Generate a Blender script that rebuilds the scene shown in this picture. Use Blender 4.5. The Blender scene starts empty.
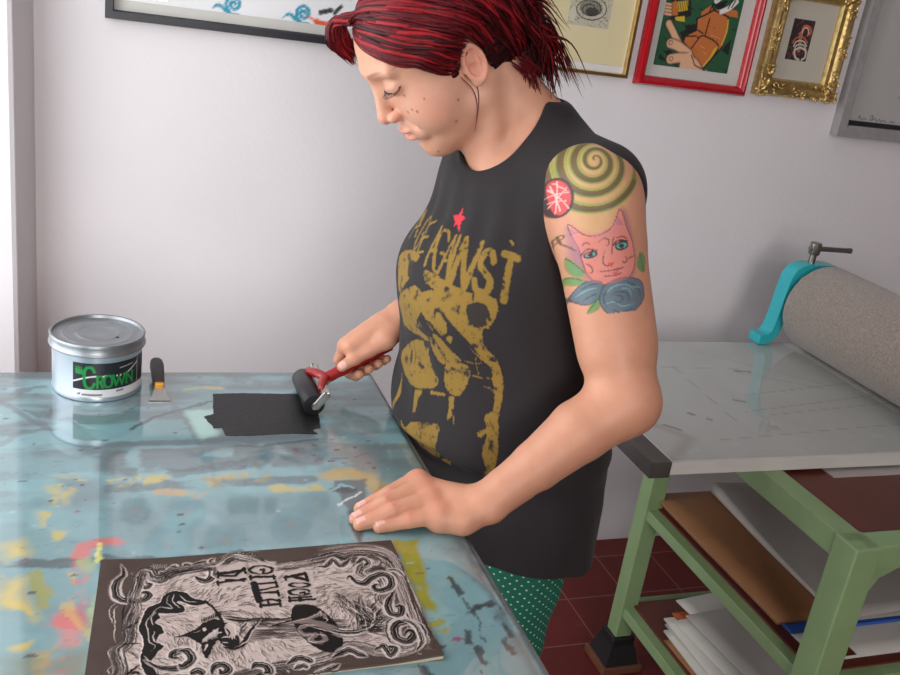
import bpy, bmesh, math, random
import numpy as np
from mathutils import Vector, Matrix
random.seed(7)
PI = math.pi
S = bpy.context.scene
COL = S.collection
# ---------------------------------------------------------------- camera frame (calibrated from the room's own edges)
_f = 950.0
_d1 = np.array([2600, 33.5, 950.0]); _d1 /= np.linalg.norm(_d1)
_d2 = np.array([-380, 2542, 950.0]); _d2 -= _d1*(_d1 @ _d2); _d2 /= np.linalg.norm(_d2)
_d3 = np.cross(_d1, _d2)
RC = np.stack([_d1, _d3, -_d2], 1)
CAM = np.array([0, 0, 1.48])
def ray(x, y): return RC.T @ np.array([x-450, y-337.5, _f])
def at(x, y, z):
    """point of the horizontal plane at height z seen at pixel x, y"""
    r = ray(x, y); return CAM + r*(z-CAM[2])/r[2]
def aty(x, y, Y):
    r = ray(x, y); return CAM + r*Y/r[1]
TABLE = 0.85
WALL = 2.108
BED = 0.745

def lin(c):
    c = np.asarray(c, float)
    return np.where(c <= 0.04045, c/12.92, ((c+0.055)/1.055)**2.4)
def rgb(r, g, b): return tuple(lin(np.array([r, g, b])/255.0))

# ---------------------------------------------------------------- materials
MATS = {}
def mat(name, col=(.8, .8, .8), rough=.5, metal=0.0, var=0.08, scale=20.0, bump=0.0, bscale=60.0, coat=0.0, sheen=0.0,
        attr=None, sss=0.0, trans=0.0, ior=1.5, spec=0.5, alpha=1.0, coat_rough=0.05):
    m = bpy.data.materials.new(name); m.use_nodes = True
    nt = m.node_tree; b = nt.nodes['Principled BSDF']; L = nt.links.new
    b.inputs['Roughness'].default_value = rough
    b.inputs['Metallic'].default_value = metal
    b.inputs['IOR'].default_value = ior
    b.inputs['Specular IOR Level'].default_value = spec
    b.inputs['Coat Weight'].default_value = coat
    b.inputs['Coat Roughness'].default_value = coat_rough
    b.inputs['Sheen Weight'].default_value = sheen
    b.inputs['Transmission Weight'].default_value = trans
    b.inputs['Alpha'].default_value = alpha
    if sss:
        b.inputs['Subsurface Weight'].default_value = sss
        b.inputs['Subsurface Radius'].default_value = (1.0, .35, .2)
        b.inputs['Subsurface Scale'].default_value = .006
    tc = nt.nodes.new('ShaderNodeTexCoord')
    nz = nt.nodes.new('ShaderNodeTexNoise'); nz.inputs['Scale'].default_value = scale; nz.inputs['Detail'].default_value = 6
    L(tc.outputs['Object'], nz.inputs['Vector'])
    mr = nt.nodes.new('ShaderNodeMapRange'); mr.inputs['From Min'].default_value = .25; mr.inputs['From Max'].default_value = .75
    mr.inputs['To Min'].default_value = 1-var; mr.inputs['To Max'].default_value = 1+var
    L(nz.outputs['Fac'], mr.inputs['Value'])
    mx = nt.nodes.new('ShaderNodeMix'); mx.data_type = 'RGBA'; mx.blend_type = 'MULTIPLY'; mx.inputs['Factor'].default_value = 1
    if attr:
        a = nt.nodes.new('ShaderNodeAttribute'); a.attribute_name = attr; L(a.outputs['Color'], mx.inputs['A'])
    else:
        mx.inputs['A'].default_value = (*col, 1)
    L(mr.outputs['Result'], mx.inputs['B']); L(mx.outputs['Result'], b.inputs['Base Color'])
    if bump:
        n2 = nt.nodes.new('ShaderNodeTexNoise'); n2.inputs['Scale'].default_value = bscale; n2.inputs['Detail'].default_value = 5
        L(tc.outputs['Object'], n2.inputs['Vector'])
        bp = nt.nodes.new('ShaderNodeBump'); bp.inputs['Strength'].default_value = bump; bp.inputs['Distance'].default_value = .004
        L(n2.outputs['Fac'], bp.inputs['Height']); L(bp.outputs['Normal'], b.inputs['Normal'])
    MATS[name] = m
    return m

# ---------------------------------------------------------------- object helpers
def link(o, parent=None):
    COL.objects.link(o)
    if parent is not None: o.parent = parent
    return o
def obj(name, bm, m=None, parent=None, smooth=None, loc=None):
    me = bpy.data.meshes.new(name)
    bmesh.ops.recalc_face_normals(bm, faces=bm.faces[:])
    bm.to_mesh(me); bm.free()
    if m: me.materials.append(m)
    if smooth is not None:
        me.shade_smooth()
        if smooth < 180: me.set_sharp_from_angle(angle=math.radians(smooth))
    o = bpy.data.objects.new(name, me)
    if loc is not None: o.location = loc
    return link(o, parent)
def npobj(name, V, F, m=None, parent=None, col=None, smooth=True):
    """mesh from numpy arrays; col gives one colour per vertex"""
    V = np.ascontiguousarray(V, np.float32); F = np.ascontiguousarray(F, np.int32)
    me = bpy.data.meshes.new(name); k = F.shape[1]
    me.vertices.add(len(V)); me.vertices.foreach_set('co', V.ravel())
    me.loops.add(F.size); me.loops.foreach_set('vertex_index', F.ravel())
    me.polygons.add(len(F)); me.polygons.foreach_set('loop_start', np.arange(0, F.size, k, dtype=np.int32))
    me.update(calc_edges=True)
    if col is not None:
        a = me.color_attributes.new('Col', 'FLOAT_COLOR', 'POINT')
        a.data.foreach_set('color', np.concatenate([col, np.ones((len(col), 1))], 1).astype(np.float32).ravel())
    if m: me.materials.append(m)
    if smooth: me.shade_smooth()
    o = bpy.data.objects.new(name, me)
    return link(o, parent)
def thing(name, label, cat, loc=(0, 0, 0), rz=0, group=None):
    o = bpy.data.objects.new(name, None); COL.objects.link(o)
    o.location = loc; o.rotation_euler = (0, 0, rz); o.empty_display_size = .05
    return tag(o, label, cat, group)
def tag(o, label, cat, group=None):
    o['label'] = label; o['category'] = cat
    if group: o['group'] = group
    return o
def struct(o):
    o['kind'] = 'structure'; return o

def box(bm, x0, x1, y0, y1, z0, z1, bev=0.0, seg=2, M=None):
    t = bmesh.new()
    bmesh.ops.create_cube(t, size=1)
    for v in t.verts:
        v.co = Vector(((x0+x1)/2+v.co.x*(x1-x0), (y0+y1)/2+v.co.y*(y1-y0), (z0+z1)/2+v.co.z*(z1-z0)))
    if bev: bmesh.ops.bevel(t, geom=t.edges[:], offset=bev, segments=seg, affect='EDGES', profile=.5)
    merge(bm, t, M); return bm
def merge(bm, t, M=None):
    if M is not None: bmesh.ops.transform(t, matrix=M, verts=t.verts)
    me = bpy.data.meshes.new('tmp'); t.to_mesh(me); t.free(); bm.from_mesh(me); bpy.data.meshes.remove(me)
def lathe(bm, prof, n=64, M=None, cap=True):
    t = bmesh.new(); rings = []
    for r, z in prof:
        rings.append([t.verts.new((r*math.cos(2*PI*i/n), r*math.sin(2*PI*i/n), z)) for i in range(n)])
    for a, b in zip(rings, rings[1:]):
        for i in range(n): t.faces.new((a[i], a[(i+1) % n], b[(i+1) % n], b[i]))
    if cap: t.faces.new(rings[0][::-1]); t.faces.new(rings[-1])
    merge(bm, t, M); return bm
def prism(bm, pts, z0, z1, M=None, bev=0.0):
    t = bmesh.new()
    lo = [t.verts.new((p[0], p[1], z0)) for p in pts]; hi = [t.verts.new((p[0], p[1], z1)) for p in pts]
    t.faces.new(lo[::-1]); t.faces.new(hi)
    n = len(pts)
    for i in range(n): t.faces.new((lo[i], lo[(i+1) % n], hi[(i+1) % n], hi[i]))
    if bev: bmesh.ops.bevel(t, geom=t.edges[:], offset=bev, segments=2, affect='EDGES', profile=.5)
    merge(bm, t, M); return bm
def tube(bm, pts, r, n=10, cap=True):
    pts = [Vector(p) for p in pts]
    rs = r if hasattr(r, '__len__') else [r]*len(pts)
    rings = []; up = None
    for i, p in enumerate(pts):
        d = (pts[min(i+1, len(pts)-1)]-pts[max(i-1, 0)]).normalized()
        if up is None: up = Vector((0, 0, 1)) if abs(d.z) < .9 else Vector((1, 0, 0))
        a = d.cross(up).normalized(); b = a.cross(d).normalized(); up = b
        rings.append([bm.verts.new(p+(a*math.cos(2*PI*k/n)+b*math.sin(2*PI*k/n))*rs[i]) for k in range(n)])
    for A, B in zip(rings, rings[1:]):
        for k in range(n): bm.faces.new((A[k], A[(k+1) % n], B[(k+1) % n], B[k]))
    if cap: bm.faces.new(rings[0][::-1]); bm.faces.new(rings[-1])
    return bm
def beam(bm, a, b, w, h=None, up=(0, 0, 1), bev=.002):
    a = Vector(a); b = Vector(b); d = b-a; L = d.length; d.normalize()
    x = d.cross(Vector(up)).normalized(); z = x.cross(d).normalized()
    M = Matrix(((x.x, d.x, z.x, a.x), (x.y, d.y, z.y, a.y), (x.z, d.z, z.z, a.z), (0, 0, 0, 1)))
    h = h or w
    return box(bm, -w/2, w/2, 0, L, -h/2, h/2, bev, 2, M)
def spl(pts, n=8, closed=False):
    """Catmull-Rom through pts"""
    P = np.asarray(pts, float)
    if closed: P = np.vstack([P[-1], P, P[0], P[1]])
    else: P = np.vstack([2*P[0]-P[1], P, 2*P[-1]-P[-2]])
    out = []; t = np.linspace(0, 1, n, endpoint=False)[:, None]
    for i in range(1, len(P)-2):
        a, b, c, d = P[i-1:i+3]
        out.append(.5*(2*b+(c-a)*t+(2*a-5*b+4*c-d)*t**2+(3*b-a-3*c+d)*t**3))
    if not closed: out.append(P[-2][None])
    return np.vstack(out)

# ---------------------------------------------------------------- numpy noise and 2D drawing on points
def vnoise(P, seed=0):
    P = np.asarray(P, float); i = np.floor(P).astype(np.int64); f = P-i; f = f*f*(3-2*f)
    d = P.shape[1]; out = 0
    for c in range(2**d):
        o = [(c >> k) & 1 for k in range(d)]; h = np.full(len(P), seed*374761393+1013904223, np.int64); w = 1
        for k in range(d):
            h = (h ^ ((i[:, k]+o[k])*[73856093, 19349663, 83492791][k])) & 0x7fffffff
            h = (h*1103515245+12345) & 0x7fffffff
            w = w*(f[:, k] if o[k] else 1-f[:, k])
        h = (h ^ (h >> 13))*1274126177 & 0x7fffffff
        out = out+w*((h >> 8) % 65536)/65535.0
    return out
def fbm(P, seed=0, oct=4):
    s = 0; a = .5; P = np.asarray(P, float)
    for k in range(oct): s = s+a*vnoise(P*2**k, seed+k*17); a *= .5
    return s/(1-.5**oct)
class Art:
    def __init__(s, P, base):
        s.P = np.asarray(P, float); s.C = np.tile(np.asarray(base, float), (len(P), 1)); s.Q = s.P
    def rough(s, amp, scale, seed=3):
        s.Q = s.P+amp*(np.stack([fbm(s.P*scale, seed), fbm(s.P*scale+31.7, seed+5)], 1)-.5)*2
    def _put(s, idx, a, col):
        a = a[:, None]; s.C[idx] = s.C[idx]*(1-a)+np.asarray(col)*a
    def line(s, pts, w, col, a=1.0, soft=None, taper=None, breakup=None):
        p = np.asarray(pts, float); w = np.broadcast_to(np.asarray(w, float), (len(p),)).copy()
        if taper is not None:
            t = np.linspace(0, 1, len(p)); w = w*np.interp(t, [0, taper, 1-taper, 1], [.15, 1, 1, .15])
        wm = w.max()/2; soft = soft or wm*.4
        lo = p.min(0)-wm-soft; hi = p.max(0)+wm+soft
        idx = np.where(((s.Q >= lo) & (s.Q <= hi)).all(1))[0]
        if not len(idx): return
        q = s.Q[idx]; best = np.full(len(q), -1e9)
        for i in range(len(p)-1):
            d = p[i+1]-p[i]; L = d @ d
            if L < 1e-14: continue
            t = np.clip(((q-p[i]) @ d)/L, 0, 1)
            dist = np.hypot(*(q-p[i]-t[:, None]*d).T)
            best = np.maximum(best, (w[i]*(1-t)+w[i+1]*t)/2-dist)
        al = np.clip(best/soft+.5, 0, 1)*a
        if breakup: al = al*np.clip((fbm(q*breakup[0], 11)-breakup[1])*8, 0, 1)
        s._put(idx, al, col)
    def poly(s, pts, col, a=1.0, breakup=None, soft=0):
        p = np.asarray(pts, float); lo = p.min(0)-soft; hi = p.max(0)+soft
        idx = np.where(((s.Q >= lo) & (s.Q <= hi)).all(1))[0]
        if not len(idx): return
        q = s.Q[idx]; ins = np.zeros(len(q), bool); j = len(p)-1; dm = np.full(len(q), 1e9)
        for i in range(len(p)):
            yi, yj = p[i, 1], p[j, 1]
            if yi != yj:
                c = ((yi > q[:, 1]) != (yj > q[:, 1])) & (q[:, 0] < (p[j, 0]-p[i, 0])*(q[:, 1]-yi)/(yj-yi)+p[i, 0])
                ins ^= c
            if soft:
                d = p[j]-p[i]; L = d @ d+1e-16; t = np.clip(((q-p[i]) @ d)/L, 0, 1)
                dm = np.minimum(dm, np.hypot(*(q-p[i]-t[:, None]*d).T))
            j = i
        al = ins.astype(float)*a if not soft else np.clip(np.where(ins, dm, -dm)/soft+.5, 0, 1)*a
        if breakup: al = al*np.clip((fbm(q*breakup[0], 23)-breakup[1])*6, 0, 1)
        s._put(idx, al, col)
    def ell(s, c, rx, ry, col, a=1.0, rot=0, n=28, **k):
        t = np.linspace(0, 2*PI, n, endpoint=False); x = rx*np.cos(t); y = ry*np.sin(t)
        s.poly(np.stack([c[0]+x*math.cos(rot)-y*math.sin(rot), c[1]+x*math.sin(rot)+y*math.cos(rot)], 1), col, a, **k)
    def ring(s, c, r, w, col, a=1.0, ry=None):
        t = np.linspace(0, 2*PI, 33); s.line(np.stack([c[0]+r*np.cos(t), c[1]+(ry or r)*np.sin(t)], 1), w, col, a)
    def spiral(s, c, r0, r1, turns, w, col, a=1.0, ph=0, sq=1.0, taper=None):
        t = np.linspace(0, 1, int(24*turns)+2); r = r0+(r1-r0)*t; an = ph+2*PI*turns*t
        s.line(np.stack([c[0]+r*np.cos(an), c[1]+sq*r*np.sin(an)], 1), w, col, a, taper=taper)
def grid(x0, x1, y0, y1, st):
    nx = max(2, int(round((x1-x0)/st))+1); ny = max(2, int(round((y1-y0)/st))+1)
    X, Y = np.meshgrid(np.linspace(x0, x1, nx), np.linspace(y0, y1, ny))
    P = np.stack([X.ravel(), Y.ravel()], 1)
    i = (np.arange(ny-1)[:, None]*nx+np.arange(nx-1)).ravel()
    return P, np.stack([i, i+1, i+nx+1, i+nx], 1)
# stroke letters on a 1 x 1 cell
GL = {'A': [[(0, 0), (.5, 1), (1, 0)], [(.2, .38), (.8, .38)]], 'B': [[(0, 0), (0, 1), (.7, 1), (.9, .77), (.7, .53), (0, .53)], [(.7, .53), (1, .27), (.7, 0), (0, 0)]],
 'C': [[(1, .8), (.75, 1), (.25, 1), (0, .75), (0, .25), (.25, 0), (.75, 0), (1, .2)]], 'D': [[(0, 0), (0, 1), (.6, 1), (1, .7), (1, .3), (.6, 0), (0, 0)]],
 'E': [[(1, 1), (0, 1), (0, 0), (1, 0)], [(0, .52), (.8, .52)]], 'F': [[(1, 1), (0, 1), (0, 0)], [(0, .52), (.8, .52)]],
 'G': [[(1, .8), (.75, 1), (.25, 1), (0, .75), (0, .25), (.25, 0), (.75, 0), (1, .2), (1, .45), (.6, .45)]], 'H': [[(0, 0), (0, 1)], [(1, 0), (1, 1)], [(0, .5), (1, .5)]],
 'I': [[(.5, 0), (.5, 1)]], 'L': [[(0, 1), (0, 0), (1, 0)]], 'N': [[(0, 0), (0, 1), (1, 0), (1, 1)]],
 'O': [[(.25, 0), (0, .25), (0, .75), (.25, 1), (.75, 1), (1, .75), (1, .25), (.75, 0), (.25, 0)]], 'R': [[(0, 0), (0, 1), (.7, 1), (1, .76), (.7, .5), (0, .5)], [(.5, .5), (1, 0)]],
 'S': [[(1, .82), (.75, 1), (.25, 1), (0, .8), (.1, .6), (.9, .4), (1, .2), (.75, 0), (.25, 0), (0, .18)]], 'T': [[(0, 1), (1, 1)], [(.5, 1), (.5, 0)]],
 'U': [[(0, 1), (0, .25), (.25, 0), (.75, 0), (1, .25), (1, 1)]], 'W': [[(0, 1), (.25, 0), (.5, .8), (.75, 0), (1, 1)]], 'K': [[(0, 0), (0, 1)], [(1, 1), (0, .45)], [(.35, .6), (1, 0)]]}
# ================================================================ camera
cd = bpy.data.cameras.new('camera'); cam = bpy.data.objects.new('camera', cd); COL.objects.link(cam)
cd.sensor_width = 36; cd.lens = _f/900*36; cd.clip_start = .02
_r, _u, _b = RC[0], -RC[1], -RC[2]
cam.matrix_world = Matrix(((_r[0], _u[0], _b[0], CAM[0]), (_r[1], _u[1], _b[1], CAM[1]), (_r[2], _u[2], _b[2], CAM[2]), (0, 0, 0, 1)))
S.camera = cam

# ================================================================ materials
M_wall = mat('wall_plaster', rgb(226, 221, 223), .75, var=.025, scale=3, bump=.12, bscale=90)
M_white = mat('white_paint', rgb(225, 225, 225), .5, var=.02)
M_frameblack = mat('black_frame', rgb(34, 36, 42), .35, var=.1)
M_goldthin = mat('brass_gold', rgb(212, 182, 120), .28, metal=1, var=.12, scale=60)
M_gold = mat('gilt', rgb(206, 178, 118), .33, metal=.9, var=.3, scale=70, bump=.25, bscale=300)
M_red = mat('red_lacquer', rgb(168, 14, 28), .25, var=.04, coat=.4)
M_greyframe = mat('weathered_frame', rgb(150, 146, 146), .6, var=.12, scale=40, bump=.2)
M_paper = mat('art_paper', attr='Col', rough=.8, var=.015)
M_mat = mat('mount_board', rgb(206, 204, 198), .85, var=.02)
M_cream = mat('cream_mount', rgb(226, 214, 170), .85, var=.02)
M_teal = mat('painted_table', attr='Col', rough=.3, var=.07, scale=28, bump=.06, bscale=40, coat=.9, coat_rough=.035, ior=1.5)
MATS['painted_table'].node_tree.nodes['Principled BSDF'].inputs['Coat IOR'].default_value = 1.95
M_edge = mat('table_edge', rgb(70, 76, 78), .5, var=.25, scale=30)
M_wood = mat('table_timber', rgb(120, 92, 66), .6, var=.2, scale=8)
M_tin = mat('tin_plate', rgb(196, 204, 214), .34, metal=.75, var=.05, scale=30)
M_tinlid = mat('tin_lid', rgb(150, 154, 158), .38, metal=.75, var=.1, scale=40)
M_label = mat('printed_label', attr='Col', rough=.4, var=.02)
M_knifehandle = mat('dark_handle', rgb(62, 60, 64), .5, var=.15)
M_steel = mat('steel', rgb(190, 186, 180), .3, metal=1, var=.12)
M_darksteel = mat('dark_steel', rgb(150, 146, 140), .35, metal=1, var=.15)
M_rubber = mat('inked_rubber', rgb(22, 22, 26), .32, var=.1)
M_redplastic = mat('red_plastic', rgb(150, 24, 26), .3, var=.12, coat=.3)
M_ink = mat('black_ink', rgb(12, 12, 14), .42, var=.2, scale=60, bump=.25, bscale=260)
M_green = mat('green_enamel', rgb(134, 160, 114), .5, var=.1, scale=14, bump=.1)
M_darkgreen = mat('shaded_rail', rgb(70, 92, 66), .5, var=.1, scale=14)
M_cyan = mat('turquoise_enamel', rgb(44, 176, 186), .35, var=.06, coat=.2)
M_felt = mat('felt', rgb(148, 136, 126), .95, var=.28, scale=190, bump=.8, bscale=260, sheen=.4)
M_bed = mat('press_bed', rgb(206, 202, 196), .4, var=.06, scale=9)
M_bedend = mat('bed_end', rgb(74, 70, 66), .45, var=.25, scale=30)
M_brownboard = mat('red_brown_board', rgb(96, 44, 32), .45, var=.18, scale=6)
M_kraft = mat('kraft_paper', rgb(146, 100, 64), .6, var=.12, scale=14, bump=.7, bscale=16)
M_greypaper = mat('grey_paper', rgb(176, 170, 164), .85, var=.03, scale=6)
M_whitepaper = mat('white_paper', rgb(206, 202, 194), .85, var=.03)
M_blue = mat('blue_folder', rgb(52, 92, 176), .45, var=.05)
M_orange = mat('orange_print', rgb(188, 92, 40), .7, var=.5, scale=60)
M_shoe = mat('black_rubber_foot', rgb(22, 20, 22), .6, var=.2)
M_acryl = None

def pane_mat(name='glass_pane', refl=1.45, tint=(1, 1, 1), rough=0.0):
    m = bpy.data.materials.new(name); m.use_nodes = True; nt = m.node_tree; nt.nodes.clear(); L = nt.links.new
    o = nt.nodes.new('ShaderNodeOutputMaterial'); mx = nt.nodes.new('ShaderNodeMixShader')
    t = nt.nodes.new('ShaderNodeBsdfTransparent'); g = nt.nodes.new('ShaderNodeBsdfGlossy'); fr = nt.nodes.new('ShaderNodeFresnel')
    ge = nt.nodes.new('ShaderNodeNewGeometry'); mu = nt.nodes.new('ShaderNodeMath'); mu.operation = 'MULTIPLY'; iv = nt.nodes.new('ShaderNodeMath'); iv.operation = 'SUBTRACT'; iv.inputs[0].default_value = 1
    L(ge.outputs['Backfacing'], iv.inputs[1]); L(fr.outputs[0], mu.inputs[0]); L(iv.outputs[0], mu.inputs[1])
    fr.inputs['IOR'].default_value = refl; t.inputs['Color'].default_value = (*tint, 1); g.inputs['Roughness'].default_value = rough
    L(mu.outputs[0], mx.inputs[0]); L(t.outputs[0], mx.inputs[1]); L(g.outputs[0], mx.inputs[2]); L(mx.outputs[0], o.inputs[0])
    MATS[name] = m; return m
M_pane = pane_mat()
M_acryl = pane_mat('acrylic_sheet', 1.5, (.93, .95, .95), .02)

# floor: red square cement tiles with pale joints
M_floor = mat('red_tile', (1, 1, 1), .5, var=.22, scale=5, bump=.08, bscale=30, spec=.35)
def floor_nodes():
    nt = M_floor.node_tree; L = nt.links.new
    mx = [n for n in nt.nodes if n.bl_idname == 'ShaderNodeMix'][0]
    br = nt.nodes.new('ShaderNodeTexBrick'); br.offset = 0; br.squash = 1
    br.inputs['Scale'].default_value = 1; br.inputs['Brick Width'].default_value = .175; br.inputs['Row Height'].default_value = .175
    br.inputs['Mortar Size'].default_value = .0022; br.inputs['Mortar Smooth'].default_value = .3; br.inputs['Bias'].default_value = 0
    br.inputs['Color1'].default_value = (*rgb(104, 34, 29), 1); br.inputs['Color2'].default_value = (*rgb(92, 29, 26), 1)
    br.inputs['Mortar'].default_value = (*rgb(134, 88, 80), 1)
    mp = nt.nodes.new('ShaderNodeMapping'); mp.inputs['Location'].default_value = (-.12+.175*20, -.1+.175*20, 0)
    tc = [n for n in nt.nodes if n.bl_idname == 'ShaderNodeTexCoord'][0]
    L(tc.outputs['Object'], mp.inputs[0]); L(mp.outputs[0], br.inputs['Vector'])
    # worn, dusty scuffs near the wall
    nz = nt.nodes.new('ShaderNodeTexNoise'); nz.inputs['Scale'].default_value = 11; nz.inputs['Detail'].default_value = 8; nz.inputs['Roughness'].default_value = .75
    L(tc.outputs['Object'], nz.inputs['Vector'])
    mr = nt.nodes.new('ShaderNodeMapRange'); mr.inputs['From Min'].default_value = .6; mr.inputs['From Max'].default_value = .8; mr.inputs['To Max'].default_value = .5
    L(nz.outputs['Fac'], mr.inputs['Value'])
    m2 = nt.nodes.new('ShaderNodeMix'); m2.data_type = 'RGBA'
    L(mr.outputs['Result'], m2.inputs['Factor']); L(br.outputs['Color'], m2.inputs['A']); m2.inputs['B'].default_value = (*rgb(124, 88, 84), 1)
    L(m2.outputs['Result'], mx.inputs['A'])
floor_nodes()

# ================================================================ room shell
RX0, RX1, RY0, RZ = -.68, 3.3, -2.4, 2.9
def shell(name, *b, m=M_wall):
    return struct(obj(name, box(bmesh.new(), *b), m))
shell('floor', RX0-.1, RX1+.1, RY0-.1, WALL+.1, -.1, 0, m=M_floor)
shell('ceiling', RX0-.1, RX1+.1, RY0-.1, WALL+.1, RZ, RZ+.1)
shell('wall_back', RX0-.1, RX1+.1, WALL, WALL+.1, 0, RZ)
M_dim = mat('low_bounce_wall', rgb(120, 108, 104), .8, var=.03, scale=3)  # unseen walls made darker to cut the bounced light
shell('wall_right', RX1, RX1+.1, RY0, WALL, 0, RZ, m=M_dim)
FX0, FX1, FZ0, FZ1 = -.66, .44, 1.05, 2.6                          # second window, added unseen behind the camera for frontal light
bm = bmesh.new()
for b in ((RX0-.1, FX0, 0, RZ), (FX1, RX1+.1, 0, RZ), (FX0, FX1, 0, FZ0), (FX0, FX1, FZ1, RZ)): box(bm, b[0], b[1], RY0-.1, RY0, b[2], b[3])
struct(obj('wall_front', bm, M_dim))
bm = bmesh.new()
for a in (FX0, (FX0+FX1)/2-.025, FX1-.05): box(bm, a, a+.05, RY0-.08, RY0-.03, FZ0, FZ1, .004)
for a in (FZ0, FZ1-.05): box(bm, FX0+.05, FX1-.05, RY0-.08, RY0-.03, a, a+.05, .004)
fill_win = struct(obj('fill_window', bm, M_white))
obj('window_pane', box(bmesh.new(), FX0+.05, FX1-.05, RY0-.058, RY0-.052, FZ0+.05, FZ1-.05), M_pane, fill_win)
# left wall with the window opening that lights the room
WY0, WY1, WZ0, WZ1 = .45, 1.9, .22, 2.5
bm = bmesh.new()
box(bm, RX0-.2, RX0, RY0, WY0, 0, RZ); box(bm, RX0-.2, RX0, WY1, WALL, 0, RZ)
box(bm, RX0-.2, RX0, WY0, WY1, 0, WZ0); box(bm, RX0-.2, RX0, WY0, WY1, WZ1, RZ)
struct(obj('wall_left', bm, M_wall))
bm = bmesh.new()
for a in (WY0, (WY0+WY1)/2-.025, WY1-.05): box(bm, RX0-.14, RX0-.08, a, a+.05, WZ0, WZ1, .004)
for a in (WZ0, WZ1-.05): box(bm, RX0-.14, RX0-.08, WY0+.05, WY1-.05, a, a+.05, .004)
win = struct(obj('window_1', bm, M_white))
obj('window_pane', box(bmesh.new(), RX0-.115, RX0-.109, WY0+.05, WY1-.05, WZ0+.05, WZ1-.05), M_pane, win)
# plastered pier beside the window
struct(obj('trim_1', prism(bmesh.new(), [(RX0, WALL), (RX0, 1.99), (-.172, 1.99), (-.164, 1.994), (-.161, 2.0), (-.135, WALL)], 0, RZ), M_wall))

# ================================================================ light: daylight through the window, frontal fill from an added window
w = bpy.data.worlds.new('world'); S.world = w; w.use_nodes = True
nt = w.node_tree; bg = nt.nodes['Background']
sk = nt.nodes.new('ShaderNodeTexSky'); sk.sky_type = 'HOSEK_WILKIE'; sk.turbidity = 4; sk.sun_direction = (.3, -.5, .8)
nt.links.new(sk.outputs[0], bg.inputs[0]); bg.inputs[1].default_value = 1.0
def area(name, loc, tgt, sx, sy, e, col=(1, 1, 1)):
    l = bpy.data.lights.new(name, 'AREA'); l.shape = 'RECTANGLE'; l.size = sx; l.size_y = sy; l.energy = e; l.color = col
    o = bpy.data.objects.new(name, l); COL.objects.link(o); o.location = loc
    o.rotation_euler = (Vector(tgt)-Vector(loc)).to_track_quat('-Z', 'Y').to_euler(); return o
area('daylight_and_fill', (RX0-.06, (WY0+WY1)/2, (WZ0+WZ1)/2), (2, (WY0+WY1)/2, (WZ0+WZ1)/2), WY1-WY0-.1, WZ1-WZ0-.1, 37, (.95, .98, 1))
area('daylight_and_fill', ((FX0+FX1)/2, RY0-.02, (FZ0+FZ1)/2), (.6, 2, 1.2), FX1-FX0-.1, FZ1-FZ0-.1, 54, (1, .97, .95))  # added frontal fill, set in the made-up second window

# ================================================================ pictures on the back wall
def mitred(bm, x0, x1, z0, z1, prof, y):
    """frame swept round a rectangle; prof = (inset, height above the wall)"""
    rings = []
    for ins, h in prof:
        rings.append([bm.verts.new((a, y-h, b)) for a, b in ((x0+ins, z0+ins), (x1-ins, z0+ins), (x1-ins, z1-ins), (x0+ins, z1-ins))])
    for A, B in zip(rings, rings[1:]):
        for i in range(4): bm.faces.new((A[i], A[(i+1) % 4], B[(i+1) % 4], B[i]))
    return bm
def picture(label, x0, x1, z0, z1, fm, prof, mount, group=None):
    t = thing('framed_picture', label, 'picture', ((x0+x1)/2, WALL, z0))
    def P(o):
        o.parent = t; o.matrix_parent_inverse = Matrix.Translation(-Vector(t.location)); return o
    P(obj('frame', mitred(bmesh.new(), x0, x1, z0, z1, prof, WALL), fm, smooth=40))
    i = prof[-1][0]-.003
    P(obj('mount', box(bmesh.new(), x0+i, x1-i, WALL-.006, WALL-.002, z0+i, z1-i), mount))
    P(obj('glass', box(bmesh.new(), x0+i, x1-i, WALL-.0095, WALL-.008, z0+i, z1-i), M_pane))
    return t, P
def sheet(name, P, x0, x1, z0, z1, st, fn, y=WALL-.0066, m=M_paper):
    pts, F = grid(x0, x1, z0, z1, st)
    a = fn(pts)
    o = npobj(name, np.stack([pts[:, 0], np.full(len(pts), y), pts[:, 1]], 1), F[:, ::1], m, None, a.C, smooth=False)
    return P(o)

SIMPLE = lambda w, h: [(0, .001), (0, h), (w*.85, h), (w, h-.004), (w, .004)]
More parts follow.
